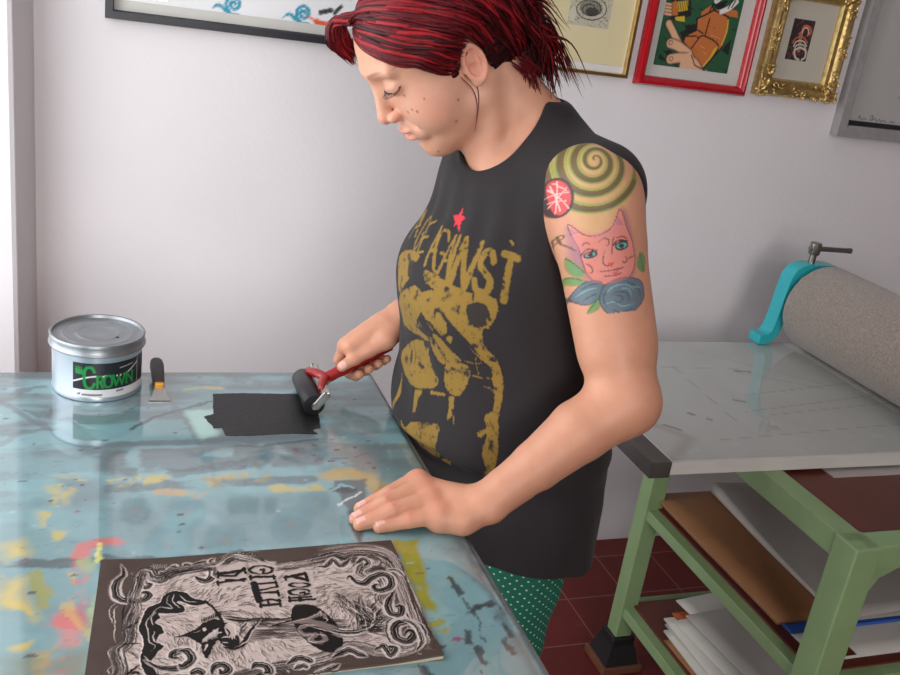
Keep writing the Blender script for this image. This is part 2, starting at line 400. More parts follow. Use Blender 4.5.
# --- black frame, top left
t, P = picture('long picture in thin black frame with blue and orange print', -.004, .88, 1.321, 1.95, M_frameblack, SIMPLE(.017, .024), M_mat)
def art_black(p):
    a = Art(p, rgb(232, 232, 234)); bl = rgb(52, 150, 178); gy = rgb(126, 126, 128); orr = rgb(226, 92, 44); dk = rgb(60, 62, 66)
    for x in (.245, .39, .525, .66):                                 # curling waves along the bottom
        a.spiral((x, 1.377), .003, .017, 1.6, .007, bl, ph=.4); a.line(spl([(x-.045, 1.362), (x-.03, 1.372), (x-.012, 1.36), (x+.012, 1.358)], 6), .007, bl, taper=.3)
    a.line(spl([(.40, 1.372), (.425, 1.361), (.455, 1.362), (.473, 1.385)], 8), [.004]*6+[.013]*12+[.006]*7, orr)
    a.line([(.425, 1.383), (.447, 1.39)], .01, dk); a.line([(.455, 1.385), (.468, 1.40)], .008, dk)
    a.line([(.28, 1.374), (.36, 1.374)], .0015, gy)
    for cx, cz, r in ((.20, 1.535, .045), (.16, 1.62, .055), (.465, 1.585, .05), (.52, 1.52, .04), (.33, 1.515, .03), (.30, 1.62, .05), (.66, 1.60, .06), (.08, 1.52, .035)):
        for k, q in enumerate((1, .78, .58, .36)): a.ring((cx, cz), r*q, r*.13, [gy, bl, gy, dk][k])
        a.ell((cx, cz), r*.22, r*.22, orr)
    for k in range(40):
        x = .05+.019*k; a.line([(x, 1.43+.012*math.sin(k)), (x+.006, 1.45+.012*math.sin(k*1.3))], .006, [gy, bl, orr, dk][k % 4], a=.8)
    for x in (.30, .345, .39): a.poly([(x, 1.50), (x+.034, 1.50), (x+.03, 1.545), (x+.004, 1.545)], gy)
    for k in range(90):
        x = .04+.8*((k*.618) % 1); z = 1.66+.22*((k*.381) % 1); a.ring((x, z), .016+.012*((k*.27) % 1), .006, [gy, bl, dk, gy, orr][k % 5])
    return a
sheet('print', P, .03, .85, 1.358, 1.915, .0035, art_black)
# --- cream print in thin gold frame
t, P = picture('cream sheet with small black engraving in thin gold frame', .917, 1.174, 1.325, 1.78, M_goldthin, SIMPLE(.0085, .02), M_white)
def art_cream(p):
    a = Art(p, rgb(222, 210, 168)); a.C = a.C*(1+.03*(fbm(p*30, 4)-.5))[:, None]
    return a
sheet('cream_sheet', P, .934, 1.163, 1.349, 1.76, .01, art_cream)
def art_engraving(p):
    a = Art(p, rgb(196, 190, 170)); k = rgb(30, 30, 34)
    rr = random.Random(3)
    for i in range(560):
        x = rr.uniform(.995, 1.106); z = rr.uniform(1.43, 1.62); an = 3*fbm(np.array([[x*22, z*22]]), 8)[0]*2
        L = rr.uniform(.006, .016); a.line([(x, z), (x+L*math.cos(an), z+L*math.sin(an))], rr.uniform(.0014, .0026), k, .9, taper=.4)
    a.ell((1.052, 1.47), .03, .018, k, .55); a.ell((1.056, 1.463), .017, .009, k, .8); a.ell((1.035, 1.53), .03, .04, k, .5)
    a.spiral((1.05, 1.468), .012, .045, 2.2, .0022, k, sq=.62); a.ell((1.008, 1.452), .009, .016, rgb(206, 202, 184))
    return a
sheet('engraving', P, .998, 1.105, 1.429, 1.62, .0016, art_engraving, y=WALL-.0072)
# --- red frame
t, P = picture('picture of orange gloved hand on green in glossy red frame', 1.2, 1.515, 1.315, 1.78, M_red,
               [(0, .001), (0, .016), (.004, .024), (.011, .027), (.018, .023), (.0225, .014), (.0225, .004)], M_mat)
def rp(x, y):                                                       # pixel of the enlarged print -> wall position
    q = aty(620+x/6, y/6, WALL); return (q[0], q[2])
def art_red(p):
    a = Art(p, rgb(30, 84, 52)); K = rgb(16, 20, 20); O = rgb(196, 112, 52); Yl = rgb(214, 178, 50); SK = rgb(226, 176, 140); W = rgb(226, 222, 216)
    R = lambda *q: np.array([rp(*u) for u in q])
    for u in (((380, 150), (520, 130), (500, 190), (390, 200)), ((350, 190), (470, 150), (460, 240), (370, 250)), ((250, 300), (330, 400), (300, 300)), ((540, 20), (640, 0), (600, 80)), ((600, 300), (660, 230), (640, 330)),
              ((300, 0), (420, 0), (420, 90), (330, 130), (280, 100)), ((220, 350), (300, 385), (230, 320))): a.poly(R(*u), K)
    for k in range(26):
        x = 220+(k*97) % 440; y = 20+(k*61) % 400; a.line(R((x, y), (x+26, y+10), (x+46, y+26)), .003, K, taper=.4)
    G = R((500, 90), (555, 60), (640, 100), (635, 180), (600, 285), (560, 330), (490, 410), (430, 350), (410, 300), (370, 250), (385, 210), (450, 180), (455, 110))
    a.poly(R((480, 70), (540, 30), (555, 60), (620, 50), (700, 110), (690, 60), (600, 50), (560, 110), (480, 110)), O)
    a.poly(R((520, 90), (545, 35), (552, 70), (600, 90), (690, 105), (700, 70), (640, 60)), O); a.line(R((520, 90), (545, 32), (555, 68)), .0035, K)
    a.poly(G, O); a.line(np.vstack([G, G[:1]]), .0042, K)
    for u in (((455, 225), (500, 215), (580, 270), (545, 345), (500, 400)), ((500, 215), (530, 110)), ((410, 300), (470, 220)), ((460, 180), (490, 200)), ((390, 215), (450, 215))): a.line(spl(R(*u), 6), .0035, K)
    for u in (((640, 120), (630, 190), (600, 270)), ((575, 280), (540, 335), (490, 395)), ((560, 290), (530, 350))): a.line(spl(R(*u), 6), .0042, Yl)
    for u in (((470, 270), (500, 290)), ((490, 310), (510, 325)), ((540, 210), (590, 230))): a.line(R(*u), .005, rgb(226, 190, 150), taper=.4)
    for u in (((500, 150), (570, 170)), ((430, 280), (460, 320)), ((540, 230), (590, 245)), ((500, 180), (520, 200))): a.line(R(*u), .003, K, taper=.4)
    for pts, wd in ((((285, 140), (310, 190), (345, 260), (400, 320)), .016), (((295, 258), (340, 275), (400, 320)), .021), (((295, 352), (350, 345), (410, 350)), .022), (((380, 400), (420, 380), (450, 420)), .03)):
        q = spl(R(*pts), 6); a.line(q, wd+.005, K); a.line(q, wd, SK)
    a.poly(R((355, 330), (420, 310), (450, 390), (520, 425), (350, 410)), SK); a.line(R((420, 330), (440, 390), (500, 420)), .003, K)
    for c in ((296, 254), (298, 350)): a.ring(rp(*c), .005, .0016, K)
    for u in (((330, 10), (400, 0), (400, 60), (340, 70)), ((320, 100), (380, 95), (380, 130), (325, 120))): a.poly(R(*u), Yl)
    a.poly(R((290, 20), (330, 0), (340, 90), (270, 95)), O)
    for k in range(4): a.line(R((262, 20+20*k), (296, 26+20*k)), .009, K); a.line(R((262, 20+20*k), (296, 26+20*k)), .006, SK)
    for k in range(5): a.line(R((335+14*k, 5), (345+14*k, 60)), .002, K)
    a.line(spl(R((600, 70), (650, 45), (690, 10)), 6), .012, W); a.line(spl(R((570, 5), (590, -10)), 4), .012, W); a.line(spl(R((640, 50), (660, 10), (665, -20)), 6), .003, K); a.line(spl(R((660, 45), (685, 5)), 6), .003, K)
    a.poly(R((560, -60), (700, -80), (705, -10), (570, 0)), K)
    for k in range(14): a.line(R((240+35*k, -40-(k*37) % 200), (280+30*k, -60-(k*53) % 200)), .012, [O, SK, K, Yl, W][k % 5], taper=.3)
    return a
sheet('print', P, 1.244, 1.457, 1.364, 1.74, .0016, art_red)
# --- ornate gilt frame
t, P = picture('small scorpion print in ornate gilded frame with leaf corners', 1.543, 1.788, 1.325, 1.605, M_gold,
               [(0, .001), (0, .014), (.005, .026), (.013, .03), (.022, .026), (.028, .018), (.034, .021), (.040, .019), (.044, .010), (.044, .004)], mat('warm_grey_mount', rgb(196, 190, 176), .85, var=.02))
rr = random.Random(5)
def leaf(bm, x, z, s, an, y):
    t_ = bmesh.new(); bmesh.ops.create_icosphere(t_, subdivisions=2, radius=1)
    for v in t_.verts: v.co.x *= 1-.35*abs(v.co.z)**2
    merge(bm, t_, Matrix.Translation((x, y, z)) @ Matrix.Rotation(an, 4, 'Y') @ Matrix.Diagonal((s*.40, s*.6, s, 1)))
for cx, cz in ((1.543, 1.325), (1.788, 1.325), (1.788, 1.605), (1.543, 1.605)):
    sx = 1 if cx < 1.6 else -1; sz = 1 if cz < 1.4 else -1; bm = bmesh.new()
    leaf(bm, cx+sx*.022, cz+sz*.022, .026, PI/4*sx*sz, WALL-.018)
    for d in (.012, .03, .048, .064): leaf(bm, cx+sx*d, cz+sz*.014, .017, PI/2, WALL-.017); leaf(bm, cx+sx*.014, cz+sz*d, .017, 0, WALL-.017)
    for k in range(40):
        d = rr.uniform(0, .075); e = rr.uniform(.002, .034)
        if rr.random() < .5: d, e = e, d
        leaf(bm, cx+sx*d, cz+sz*e, rr.uniform(.005, .0095), rr.uniform(0, PI), WALL-.028)
    P(obj('leaf_ornament', bm, M_gold, smooth=180))
for a0, b0, v in ((1.543, 1.465, 1), (1.788, 1.465, 1), (1.665, 1.325, 0), (1.665, 1.605, 0)):
    bm = bmesh.new()
    for k in (-.024, -.008, .008, .024): leaf(bm, a0+(.013 if a0 < 1.6 else -.013) if v else a0+k, b0+k if v else b0+(.013 if b0 < 1.4 else -.013), .014, 0 if v else PI/2, WALL-.018)
    for k in range(20):
        s = rr.uniform(-.03, .03); e = rr.uniform(.004, .026)
        if v: leaf(bm, a0+(e if a0 < 1.6 else -e), b0+s, rr.uniform(.004, .008), rr.uniform(0, PI), WALL-.028)
        else: leaf(bm, a0+s, b0+(e if b0 < 1.4 else -e), rr.uniform(.004, .008), rr.uniform(0, PI), WALL-.028)
    P(obj('leaf_ornament', bm, M_gold, smooth=180))
def gp(x, y):
    q = aty(740+x/6.135, y/6.135, WALL); return (q[0], q[2])
def art_gold(p):
    a = Art(p, rgb(44, 32, 36)); R = lambda *q: spl(np.array([gp(*u) for u in q]), 6); Or = rgb(206, 96, 66); W = rgb(206, 200, 186); Br = rgb(120, 92, 60); Bl = rgb(92, 120, 128)
    rr = random.Random(4)
    for k in range(46):
        x = rr.uniform(1.617, 1.68); z = rr.uniform(1.418, 1.517); a.line([(x, z), (x+rr.uniform(-.006, .006), z+rr.uniform(-.006, .006))], .0016, [rgb(140, 62, 50), rgb(92, 60, 70), Br][k % 3])
    a.line(R((365, 230), (372, 190), (385, 160), (415, 165), (425, 195), (405, 215)), .0062, Or); a.line(R((365, 230), (375, 190), (390, 170), (408, 178), (410, 205)), .0032, W)
    a.line(R((362, 205), (358, 260), (350, 310)), .009, Or); a.line(R((362, 205), (358, 260), (350, 310)), .006, rgb(140, 120, 80))
    for s, x in ((-1, 355), (1, 362)):
        for k in range(3): a.line(R((x, 225+22*k), (x+s*22, 232+24*k), (x+s*(42-6*k), 262+20*k)), .0034, [Or, W, W][k])
        a.line(R((x, 290), (x+s*30, 310), (x+s*26, 350), (x+s*6, 365)), .005, [W, Bl][k % 2]); a.line(R((x+s*34, 300), (x+s*44, 330)), .003, Or)
    return a
sheet('scorpion_print', P, 1.616, 1.681, 1.418, 1.517, .0011, art_gold)
# --- grey weathered frame at the right
t, P = picture('large grey weathered frame holding pale signed print at right edge', 1.822, 2.5, 1.244, 2.0, M_greyframe, SIMPLE(.03, .03), mat('pale_print', rgb(186, 184, 182), .8, var=.02))
bm = bmesh.new(); box(bm, 1.858, 2.466, WALL-.0075, WALL-.0062, 1.272, 1.287)
P(obj('black_border', bm, M_frameblack))
def sg(x, y):
    q = aty(820+x/4.5, y/4.5, WALL); return (q[0], q[2])
def art_pale(p):
    a = Art(p, rgb(186, 184, 182))
    for st in (((165, 530), (172, 520), (178, 540), (190, 530), (200, 538)), ((215, 545), (222, 520), (232, 524), (224, 540), (240, 532), (248, 548), (258, 535), (266, 548), (276, 540), (288, 549)), ((305, 550), (312, 545), (318, 552), (326, 546)), ((345, 440), (360, 432), (380, 436))):
        a.line(spl([sg(*q) for q in st], 4), .0024, rgb(70, 68, 70), .85)
    return a
sheet('print', P, 1.856, 2.466, 1.290, 1.40, .0018, art_pale)
# ================================================================ inking table
tb = thing('inking_table', 'teal paint-stained glossy inking table the woman leans on', 'table', (0, 0, 0))
def art_table(p):
    cy = rgb(122, 161, 166); gr = rgb(92, 104, 108); dk = rgb(52, 58, 62); ye = rgb(206, 178, 66); pk = rgb(206, 122, 116); lt = rgb(140, 182, 190); mg = rgb(150, 44, 92); ol = rgb(150, 148, 60); tq = rgb(100, 160, 172)
    a = Art(p, cy); A = lambda *q: np.array([at(x, y, TABLE)[:2] for x, y in q])
    a.rough(.007, 55)
    n = fbm(p*6, 2)[:, None]; a.C = a.C*(1-.22*np.clip((n-.45)*4, 0, 1))+np.array(lt)*.0
    n2 = fbm(p*np.array([5, 22]), 9); k = np.clip((n2-.50)*7, 0, .7)[:, None]*np.clip((p[:, 1:2]-.95)*4, 0, 1); a.C = a.C*(1-k)+np.array(gr)*k
    n3 = fbm(p*9, 19); k = np.clip((n3-.58)*6, 0, .35)[:, None]; a.C = a.C*(1-k)+np.array(lt)*k
    br = (46, .46)
    # grey wiped smears near the back edge, then a painted picture reflection
    a.poly(A((150, 374), (370, 373), (382, 392), (200, 388)), gr, .6, breakup=(30, .4), soft=.02)
    a.poly(A((0, 372), (380, 370), (384, 375), (0, 378)), dk, .5, soft=.004)
    a.poly(A((38, 393), (56, 411), (48, 418), (28, 402)), dk, .7, breakup=br, soft=.01); a.line(A((0, 402), (50, 430)), .012, gr, .7)
    a.line(A((0, 404), (22, 390), (40, 388)), .016, gr, .8, breakup=br); a.line(A((30, 408), (48, 418), (70, 420)), .018, dk, .55, breakup=br)
    a.line(A((0, 446), (25, 432), (48, 428)), .01, gr, .5); a.line(A((130, 428), (170, 412), (212, 402)), .007, dk, .75)
    a.line(A((170, 400), (200, 445)), .008, gr, .6)
    a.poly(A((185, 412), (214, 408), (216, 436), (200, 440)), rgb(170, 206, 196), .8, soft=.01)
    for y0, w, al in ((452, .022, .75), (463, .03, .6), (441, .012, .55), (484, .016, .6)):
        a.line(A((110, y0+4), (200, y0), (310, y0-5)), w*1.3, gr, min(1, al*1.25), breakup=(26, .30))
    a.line(A((128, 472), (170, 474), (240, 465), (300, 452)), .022, dk, .55, breakup=(30, .44)); a.line(A((330, 459), (373, 453)), .016, dk, .85, taper=.2)
    a.poly(A((246, 437), (254, 437), (260, 470), (250, 468)), gr, .8, soft=.006); a.line(A((238, 447), (320, 440)), .006, dk, .6)
    a.poly(A((60, 478), (100, 478), (115, 500), (70, 508)), gr, .55, soft=.02); a.line(A((70, 428), (120, 470), (140, 520)), .03, gr, .35)
    a.line(A((0, 565), (55, 563), (100, 559), (170, 561), (240, 553)), .014, dk, .72, breakup=(30, .33))
    a.poly(A((330, 395), (388, 395), (408, 440), (420, 470), (345, 470), (318, 450), (322, 430)), gr, .45, breakup=(16, .3), soft=.03); a.poly(A((140, 500), (330, 492), (352, 535), (300, 545), (110, 556), (104, 510)), gr, .42, breakup=(9, .28), soft=.02)  # second patch: grey reflection of the picture painted into the tabletop
    # yellow, pink, olive passages
    a.line(A((66, 480), (54, 500), (52, 540)), .03, ye, .7, breakup=br, soft=.014); a.line(A((66, 484), (120, 482), (160, 478)), .02, ye, .7, breakup=br)
    a.line(A((210, 482), (240, 478), (262, 476)), .022, rgb(196, 160, 70), .65, soft=.014, breakup=br); a.line(A((330, 476), (352, 473), (368, 478), (380, 492)), .024, rgb(198, 158, 62), .8, soft=.016)
    a.line(A((160, 492), (200, 494)), .016, rgb(206, 150, 60), .6, breakup=br); a.line(A((278, 489), (320, 488)), .02, ye, .75, breakup=br); a.line(A((186, 389), (222, 388)), .012, ye, .5, breakup=br)
    a.poly(A((0, 545), (22, 540), (30, 555), (22, 562), (26, 600), (40, 620), (10, 612), (0, 600)), ye, .8, breakup=(24, .36), soft=.02)
    a.line(A((30, 575), (40, 592), (46, 606)), .01, ol, .8); a.line(A((36, 570), (44, 585), (50, 596)), .006, ol, .8); a.line(A((8, 600), (30, 614)), .008, ye, .6)
    a.line(A((76, 580), (78, 556), (85, 547), (100, 543), (116, 541)), .017, rgb(206, 96, 92), .85, soft=.006, breakup=(40, .36)); a.line(A((68, 642), (71, 610), (74, 575)), .020, pk, .75, soft=.010, breakup=(34, .38))
    a.line(A((60, 665), (60, 640), (72, 620)), .03, rgb(206, 96, 96), .8, soft=.01, breakup=br); a.line(A((70, 575), (64, 600), (92, 640)), .01, ye, .5, breakup=br)
    a.poly(A((28, 668), (40, 652), (56, 645), (52, 660), (40, 675)), rgb(214, 166, 52), .9, breakup=br, soft=.006); a.poly(A((8, 650), (30, 642), (32, 652), (16, 654)), ye, .8, soft=.006)
    a.poly(A((0, 660), (30, 655), (90, 648), (92, 690), (0, 690)), rgb(110, 116, 92), .7, breakup=(22, .36), soft=.02); a.line(A((84, 560), (96, 580), (96, 640)), .016, rgb(150, 170, 120), .8, breakup=br)
    a.line(A((98, 545), (98, 562)), .006, rgb(216, 210, 120), .9); a.line(A((86, 585), (82, 610), (88, 625)), .012, mg, .35, breakup=br)
    # right-hand end
    a.poly(A((393, 541), (418, 538), (418, 548), (424, 566), (428, 590), (436, 612), (420, 610), (404, 570)), rgb(150, 146, 26), .95, breakup=(30, .16), soft=.006)
    a.line(A((420, 626), (440, 622)), .01, ol, .9); a.line(A((436, 632), (446, 630)), .006, ol, .9)
    a.poly(A((335, 482), (365, 478), (368, 515), (362, 545), (352, 530)), rgb(70, 72, 74), .82, soft=.004); a.line(A((338, 505), (362, 492)), .004, rgb(220, 222, 222), .9); a.ell(A((343, 490))[0], .018, .008, rgb(50, 54, 62), .9)
    a.ell(A((343, 488))[0], .007, .007, rgb(30, 34, 40)); a.line(A((332, 492), (343, 485), (352, 488)), .004, lt, .8)  # eye and pale line: bits of the mirrored picture painted on
    a.poly(A((440, 545), (470, 545), (520, 625), (540, 668), (515, 640), (480, 585)), gr, .55, breakup=(26, .38), soft=.02)
    a.poly(A((458, 540), (480, 560), (490, 575), (470, 570)), dk, .45, soft=.02)
    for q in (((476, 608), (492, 602)), ((500, 620), (510, 636)), ((506, 640), (514, 652)), ((466, 630), (470, 642)), ((478, 648), (484, 660)), ((453, 580), (462, 592)), ((418, 662), (432, 682))): a.line(A(*q), .008, dk, .85, breakup=(60, .3))
    a.line(A((452, 578), (458, 592), (476, 618), (486, 640)), .003, dk, .7); a.line(A((470, 612), (490, 605)), .005, dk, .8); a.line(A((398, 500), (402, 512)), .004, dk, .7)
    a.poly(A((380, 380), (400, 400), (420, 455), (470, 550), (545, 690), (540, 690), (465, 550), (415, 460), (392, 405), (374, 380)), dk, .6, soft=.012)
    # specks
    a.Q = a.P; rr = random.Random(11)
    for q in ((313, 455), (320, 459), (331, 461), (345, 463), (368, 463), (374, 468), (316, 461)): a.ell(A(q)[0], rr.uniform(.002, .006), .002, rgb(110, 34, 44), .9)
    for i in range(240):
        x = rr.uniform(-.5, .42); y = rr.uniform(.55, 1.42); r = rr.uniform(.0008, .003); a.ell((x, y), r*rr.uniform(1, 2.4), r, [dk, dk, gr, dk, lt, mg][i % 6], .8, n=8)
    for i in range(420):
        x = rr.uniform(-.5, .42); y = rr.uniform(.6, 1.42); an = rr.uniform(-.16, .16) if i % 4 else rr.uniform(-1.3, 1.3); L = rr.uniform(.02, .12)
        a.line([(x, y), (x+L*math.cos(an), y+L*math.sin(an))], rr.uniform(.0012, .004), [lt, gr, dk, gr][i % 4], .32, taper=.3)
    return a
TX0, TX1, TY0, TY1 = -.62, .424, .35, 1.428
pts, F = grid(TX0, TX1, TY0, TY1, .0026)
aa = art_table(pts)
e = .006                                                            # slightly rounded rim
d = np.minimum.reduce([pts[:, 0]-TX0, TX1-pts[:, 0], TY1-pts[:, 1], pts[:, 1]-TY0])
zz = TABLE-.004*np.clip(1-d/e, 0, 1)**2
npobj('painted_surface', np.stack([pts[:, 0], pts[:, 1], zz], 1), F, M_teal, tb, aa.C)
obj('tabletop', box(bmesh.new(), TX0+.001, TX1-.001, TY0+.001, TY1-.001, TABLE-.034, TABLE-.0042, .002), M_edge, tb)
bm = bmesh.new()
for b in ((TX1-.0005, TX1+.0035, TY0, TY1+.0035), (TX0, TX1+.0035, TY1-.0005, TY1+.0035)): box(bm, *b, TABLE-.03, TABLE-.0035, .001)
obj('edge_strip', bm, mat('edge_metal', rgb(120, 126, 128), .4, metal=.6, var=.2), tb)
for x in (TX0+.06, TX1-.09):
    for y in (TY0+.08, TY1-.1): obj('leg', box(bmesh.new(), x-.03, x+.03, y-.03, y+.03, 0, TABLE-.034, .004), M_wood, tb)
for y in (TY0+.08, TY1-.1): obj('apron', box(bmesh.new(), TX0+.09, TX1-.12, y-.012, y+.012, TABLE-.12, TABLE-.034), M_wood, tb)

# ================================================================ ink tin
CX, CY = -.007, 1.377
t = thing('ink_tin', 'round silver ink tin with black and green label', 'tin', (CX, CY, TABLE))
R_ = .0632
obj('tin_body', lathe(bmesh.new(), [(R_-.004, .0005), (R_-.001, .001), (R_, .004), (R_-.0008, .007), (R_-.0008, .064), (R_, .068), (R_, .078)], 96), M_tin, t, smooth=50)
obj('lid', lathe(bmesh.new(), [(R_+.001, .0700), (R_+.0038, .0706), (R_+.0044, .0724), (R_+.0038, .0740), (R_+.0026, .0752), (R_+.0026, .083), (R_+.0034, .0862), (R_+.0022, .088), (R_-.0005, .0875), (R_-.002, .0835),
     (R_*.78, .0832), (R_*.76, .0838), (R_*.74, .0832), (R_*.48, .0830), (R_*.46, .0837), (R_*.44, .083), (.001, .083)], 96), M_tinlid, t, smooth=50)
obj('ink_spot', lathe(bmesh.new(), [(.0028, .0831), (.0022, .0836), (.0004, .0838)], 16, Matrix.Translation((.027, -.016, 0))), M_ink, t)
def art_label(p):
    K = rgb(30, 34, 40); G = rgb(24, 140, 62); W = rgb(222, 224, 226); a = Art(p, K); th = lambda d: math.radians(d)*R_
    V = lambda y: (555-y)*.000247
    a.poly([(-1, -1), (1, -1), (1, V(506)), (-1, V(506))], W)
    X = lambda x: math.asin(max(-1, min(1, (x-364)/319)))*R_
    def sw(*q): return spl(np.array([(X(x), V(y)) for x, y in q]), 8)
    a.line(sw((200, 460), (280, 432), (350, 420), (410, 421)), .0022, W); a.line(sw((560, 424), (600, 400), (640, 372)), .0016, W)
    a.poly([(X(400), V(420)), (X(425), V(412)), (X(432), V(412)), (X(418), V(440))], W)
    for x in (475, 500, 525, 550): a.ell((X(x), V(423)), .0011, .0014, W)
    a.poly([(X(215), V(378)), (X(270), V(385)), (X(268), V(412)), (X(218), V(408))], G); 
    for x in (222, 233, 244, 256): a.line([(X(x), V(365)), (X(x+6), V(388))], .0014, G)
    def letter(ch, x0, x1, y0, y1, w, serif=True):
        for s in GL[ch]:
            q = np.array([(X(x0+(x1-x0)*u), V(y0+(y1-y0)*v)) for u, v in s]); a.line(spl(q, 5) if ch in 'COG' else q, w, G)
        if serif and ch not in 'CO':
            for u in (0, 1):
                for v in (0, 1):
                    x = x0+(x1-x0)*u; y = y0+(y1-y0)*v
                    if not (ch == 'R' and u == 1 and v == 1) and not (ch == 'W' and v == 0): a.line([(X(x-7), V(y)), (X(x+7), V(y))], .0012, G)
    letter('C', 278, 345, 492, 368, .0042); letter('R', 366, 404, 490, 420, .0031); letter('O', 414, 466, 488, 420, .0034); letter('W', 474, 556, 486, 418, .0029); letter('N', 566, 606, 484, 416, .0031)
    for k in range(9): a.line([(X(520+10*k), V(378-k)), (X(526+10*k), V(376-k))], .0009, W)
    for x0, n, y in ((232, 2, 534), (262, 14, 538), (498, 5, 520), (575, 5, 500), (615, 3, 492)):
        for k in range(n): a.line([(X(x0+10*k), V(y+4)), (X(x0+6+10*k), V(y-5))], .0014, rgb(70, 76, 84))
    a.line([(X(640), V(330)), (X(640), V(500))], .0011, W); a.line([(X(646), V(340)), (X(668), V(325))], .0011, W)
    return a
u0, u1 = math.asin((200-364)/319)*R_, math.radians(80)*R_
pts, F = grid(u0, u1, 0, .053, .0006)
aa = art_label(pts); th = pts[:, 0]/R_-PI/2; rr_ = R_-.0008+.0004
npobj('label', np.stack([rr_*np.cos(th), rr_*np.sin(th), pts[:, 1]+.0078], 1), F, M_label, t, aa.C)

# ================================================================ putty knife
k0 = Vector(at(161, 402, TABLE)); k1 = Vector((.0790, 1.392, TABLE+.014))
t = thing('putty_knife', 'dark-handled putty knife with short flared steel blade beside the tin', 'putty knife', (k0.x, k0.y, TABLE))
ex = (k1-k0); Ln = ex.length; ex.normalize(); ey = Vector((0, 0, 1)).cross(ex).normalized(); ez = ex.cross(ey)
MK = Matrix(((ex.x, ey.x, ez.x, 0), (ex.y, ey.y, ez.y, 0), (ex.z, ey.z, ez.z, .0012), (0, 0, 0, 1)))
bm = prism(bmesh.new(), [(0, -.0135), (.002, .0175), (.012, .012), (.034, .0072), (.05, .006), (.05, -.006), (.034, -.0072), (.016, -.009)], -.0006, .0006, MK)
obj('blade', bm, M_steel, t)
hp = [(.040, -.0068), (.048, -.0082), (.07, -.0094), (.092, -.0104), (.104, -.0086), (.110, -.004), (.110, .004), (.104, .0086), (.092, .0104), (.07, .0094), (.048, .0082), (.040, .0068)]
obj('handle', prism(bmesh.new(), hp, -.004, .0055, MK, bev=.0022), M_knifehandle, t, smooth=50)
obj('ferrule', box(bmesh.new(), .037, .042, -.0072, .0072, -.0046, .0060, .0015, 2, MK), mat('brass', rgb(206, 150, 62), .3, metal=1), t)

# ================================================================ rolled-out ink
ip = [at(x, y, TABLE)[:2] for x, y in ((213, 394), (240, 393.5), (275, 394), (306, 394), (318, 405), (320, 428), (312, 430), (318, 434), (280, 434), (250, 436), (226, 436), (222, 428), (214, 428), (204, 417), (213, 414))]
ip = np.array(ip); dense = []
for a_, b_ in zip(ip, np.roll(ip, -1, 0)):
    for k in np.linspace(0, 1, 14, endpoint=False): dense.append(a_*(1-k)+b_*k)
dense = np.array(dense); dense += .0018*(np.stack([fbm(dense*140, 3), fbm(dense*140, 9)], 1)-.5)*2
o = obj('rolled_ink', prism(bmesh.new(), [(x, y) for x, y in dense], TABLE+.0001, TABLE+.0007), M_ink)
tag(o, 'black rectangle of ink rolled out flat on the teal table', 'ink')

# ================================================================ brayer (ink roller)
BX, BY, BR = .297, 1.312, .0165
t = thing('brayer', 'black rubber ink roller with red plastic handle held in her hand', 'roller', (BX, BY, TABLE+.0007))
Mx = Matrix.Translation((0, 0, BR)) @ Matrix.Rotation(PI/2, 4, 'X')
obj('rubber_roller', lathe(bmesh.new(), [(BR-.003, -.05), (BR-.0006, -.0498), (BR, -.0485), (BR, .0485), (BR-.0006, .0498), (BR-.003, .05)], 40, Mx), M_rubber, t, smooth=45)
hd = Vector((.435, 1.345, .937))-Vector((BX, BY, TABLE)); h0 = Vector((.026, .004, .036))
bm = bmesh.new()
for s in (-1, 1):
    beam(bm, (0, s*.0535, BR-.003), (.018, s*.0535, BR+.021), .013, .003, up=(0, 1, 0)); 
    lathe(bm, [(.0045, -.003), (.0045, .003)], 16, Matrix.Translation((0, s*.0545, BR)) @ Matrix.Rotation(PI/2, 4, 'X'))
beam(bm, (.0165, -.055, BR+.02), (.0165, .055, BR+.02), .012, .003, up=(-.4, 0, 1))
obj('metal_fork', bm, M_steel, t)
bm = bmesh.new()
bx = [(.014, -.03, BR+.019), (.016, 0, BR+.021), (.014, .03, BR+.019)]
tube(bm, spl([(.006, .040, BR+.016), (.014, .022, BR+.021), (.022, .006, BR+.021), tuple(h0)], 6), list(np.linspace(.006, .0105, 19)), 14)
tube(bm, spl([(.012, -.034, BR+.019), (.018, -.016, BR+.021), tuple(h0)], 6), list(np.linspace(.005, .0095, 13)), 14)
tube(bm, spl([tuple(h0-(hd-h0)*.04), tuple(h0+(hd-h0)*.12), tuple(h0+(hd-h0)*.45), tuple(h0+(hd-h0)*.8), tuple(h0+(hd-h0)*.98)], 6), [.009]*4+[.0092]*4+[.0102]*6+[.011]*6+[.0112]*3+[.008, .003], 16)
obj('handle', bm, M_redplastic, t, smooth=180)
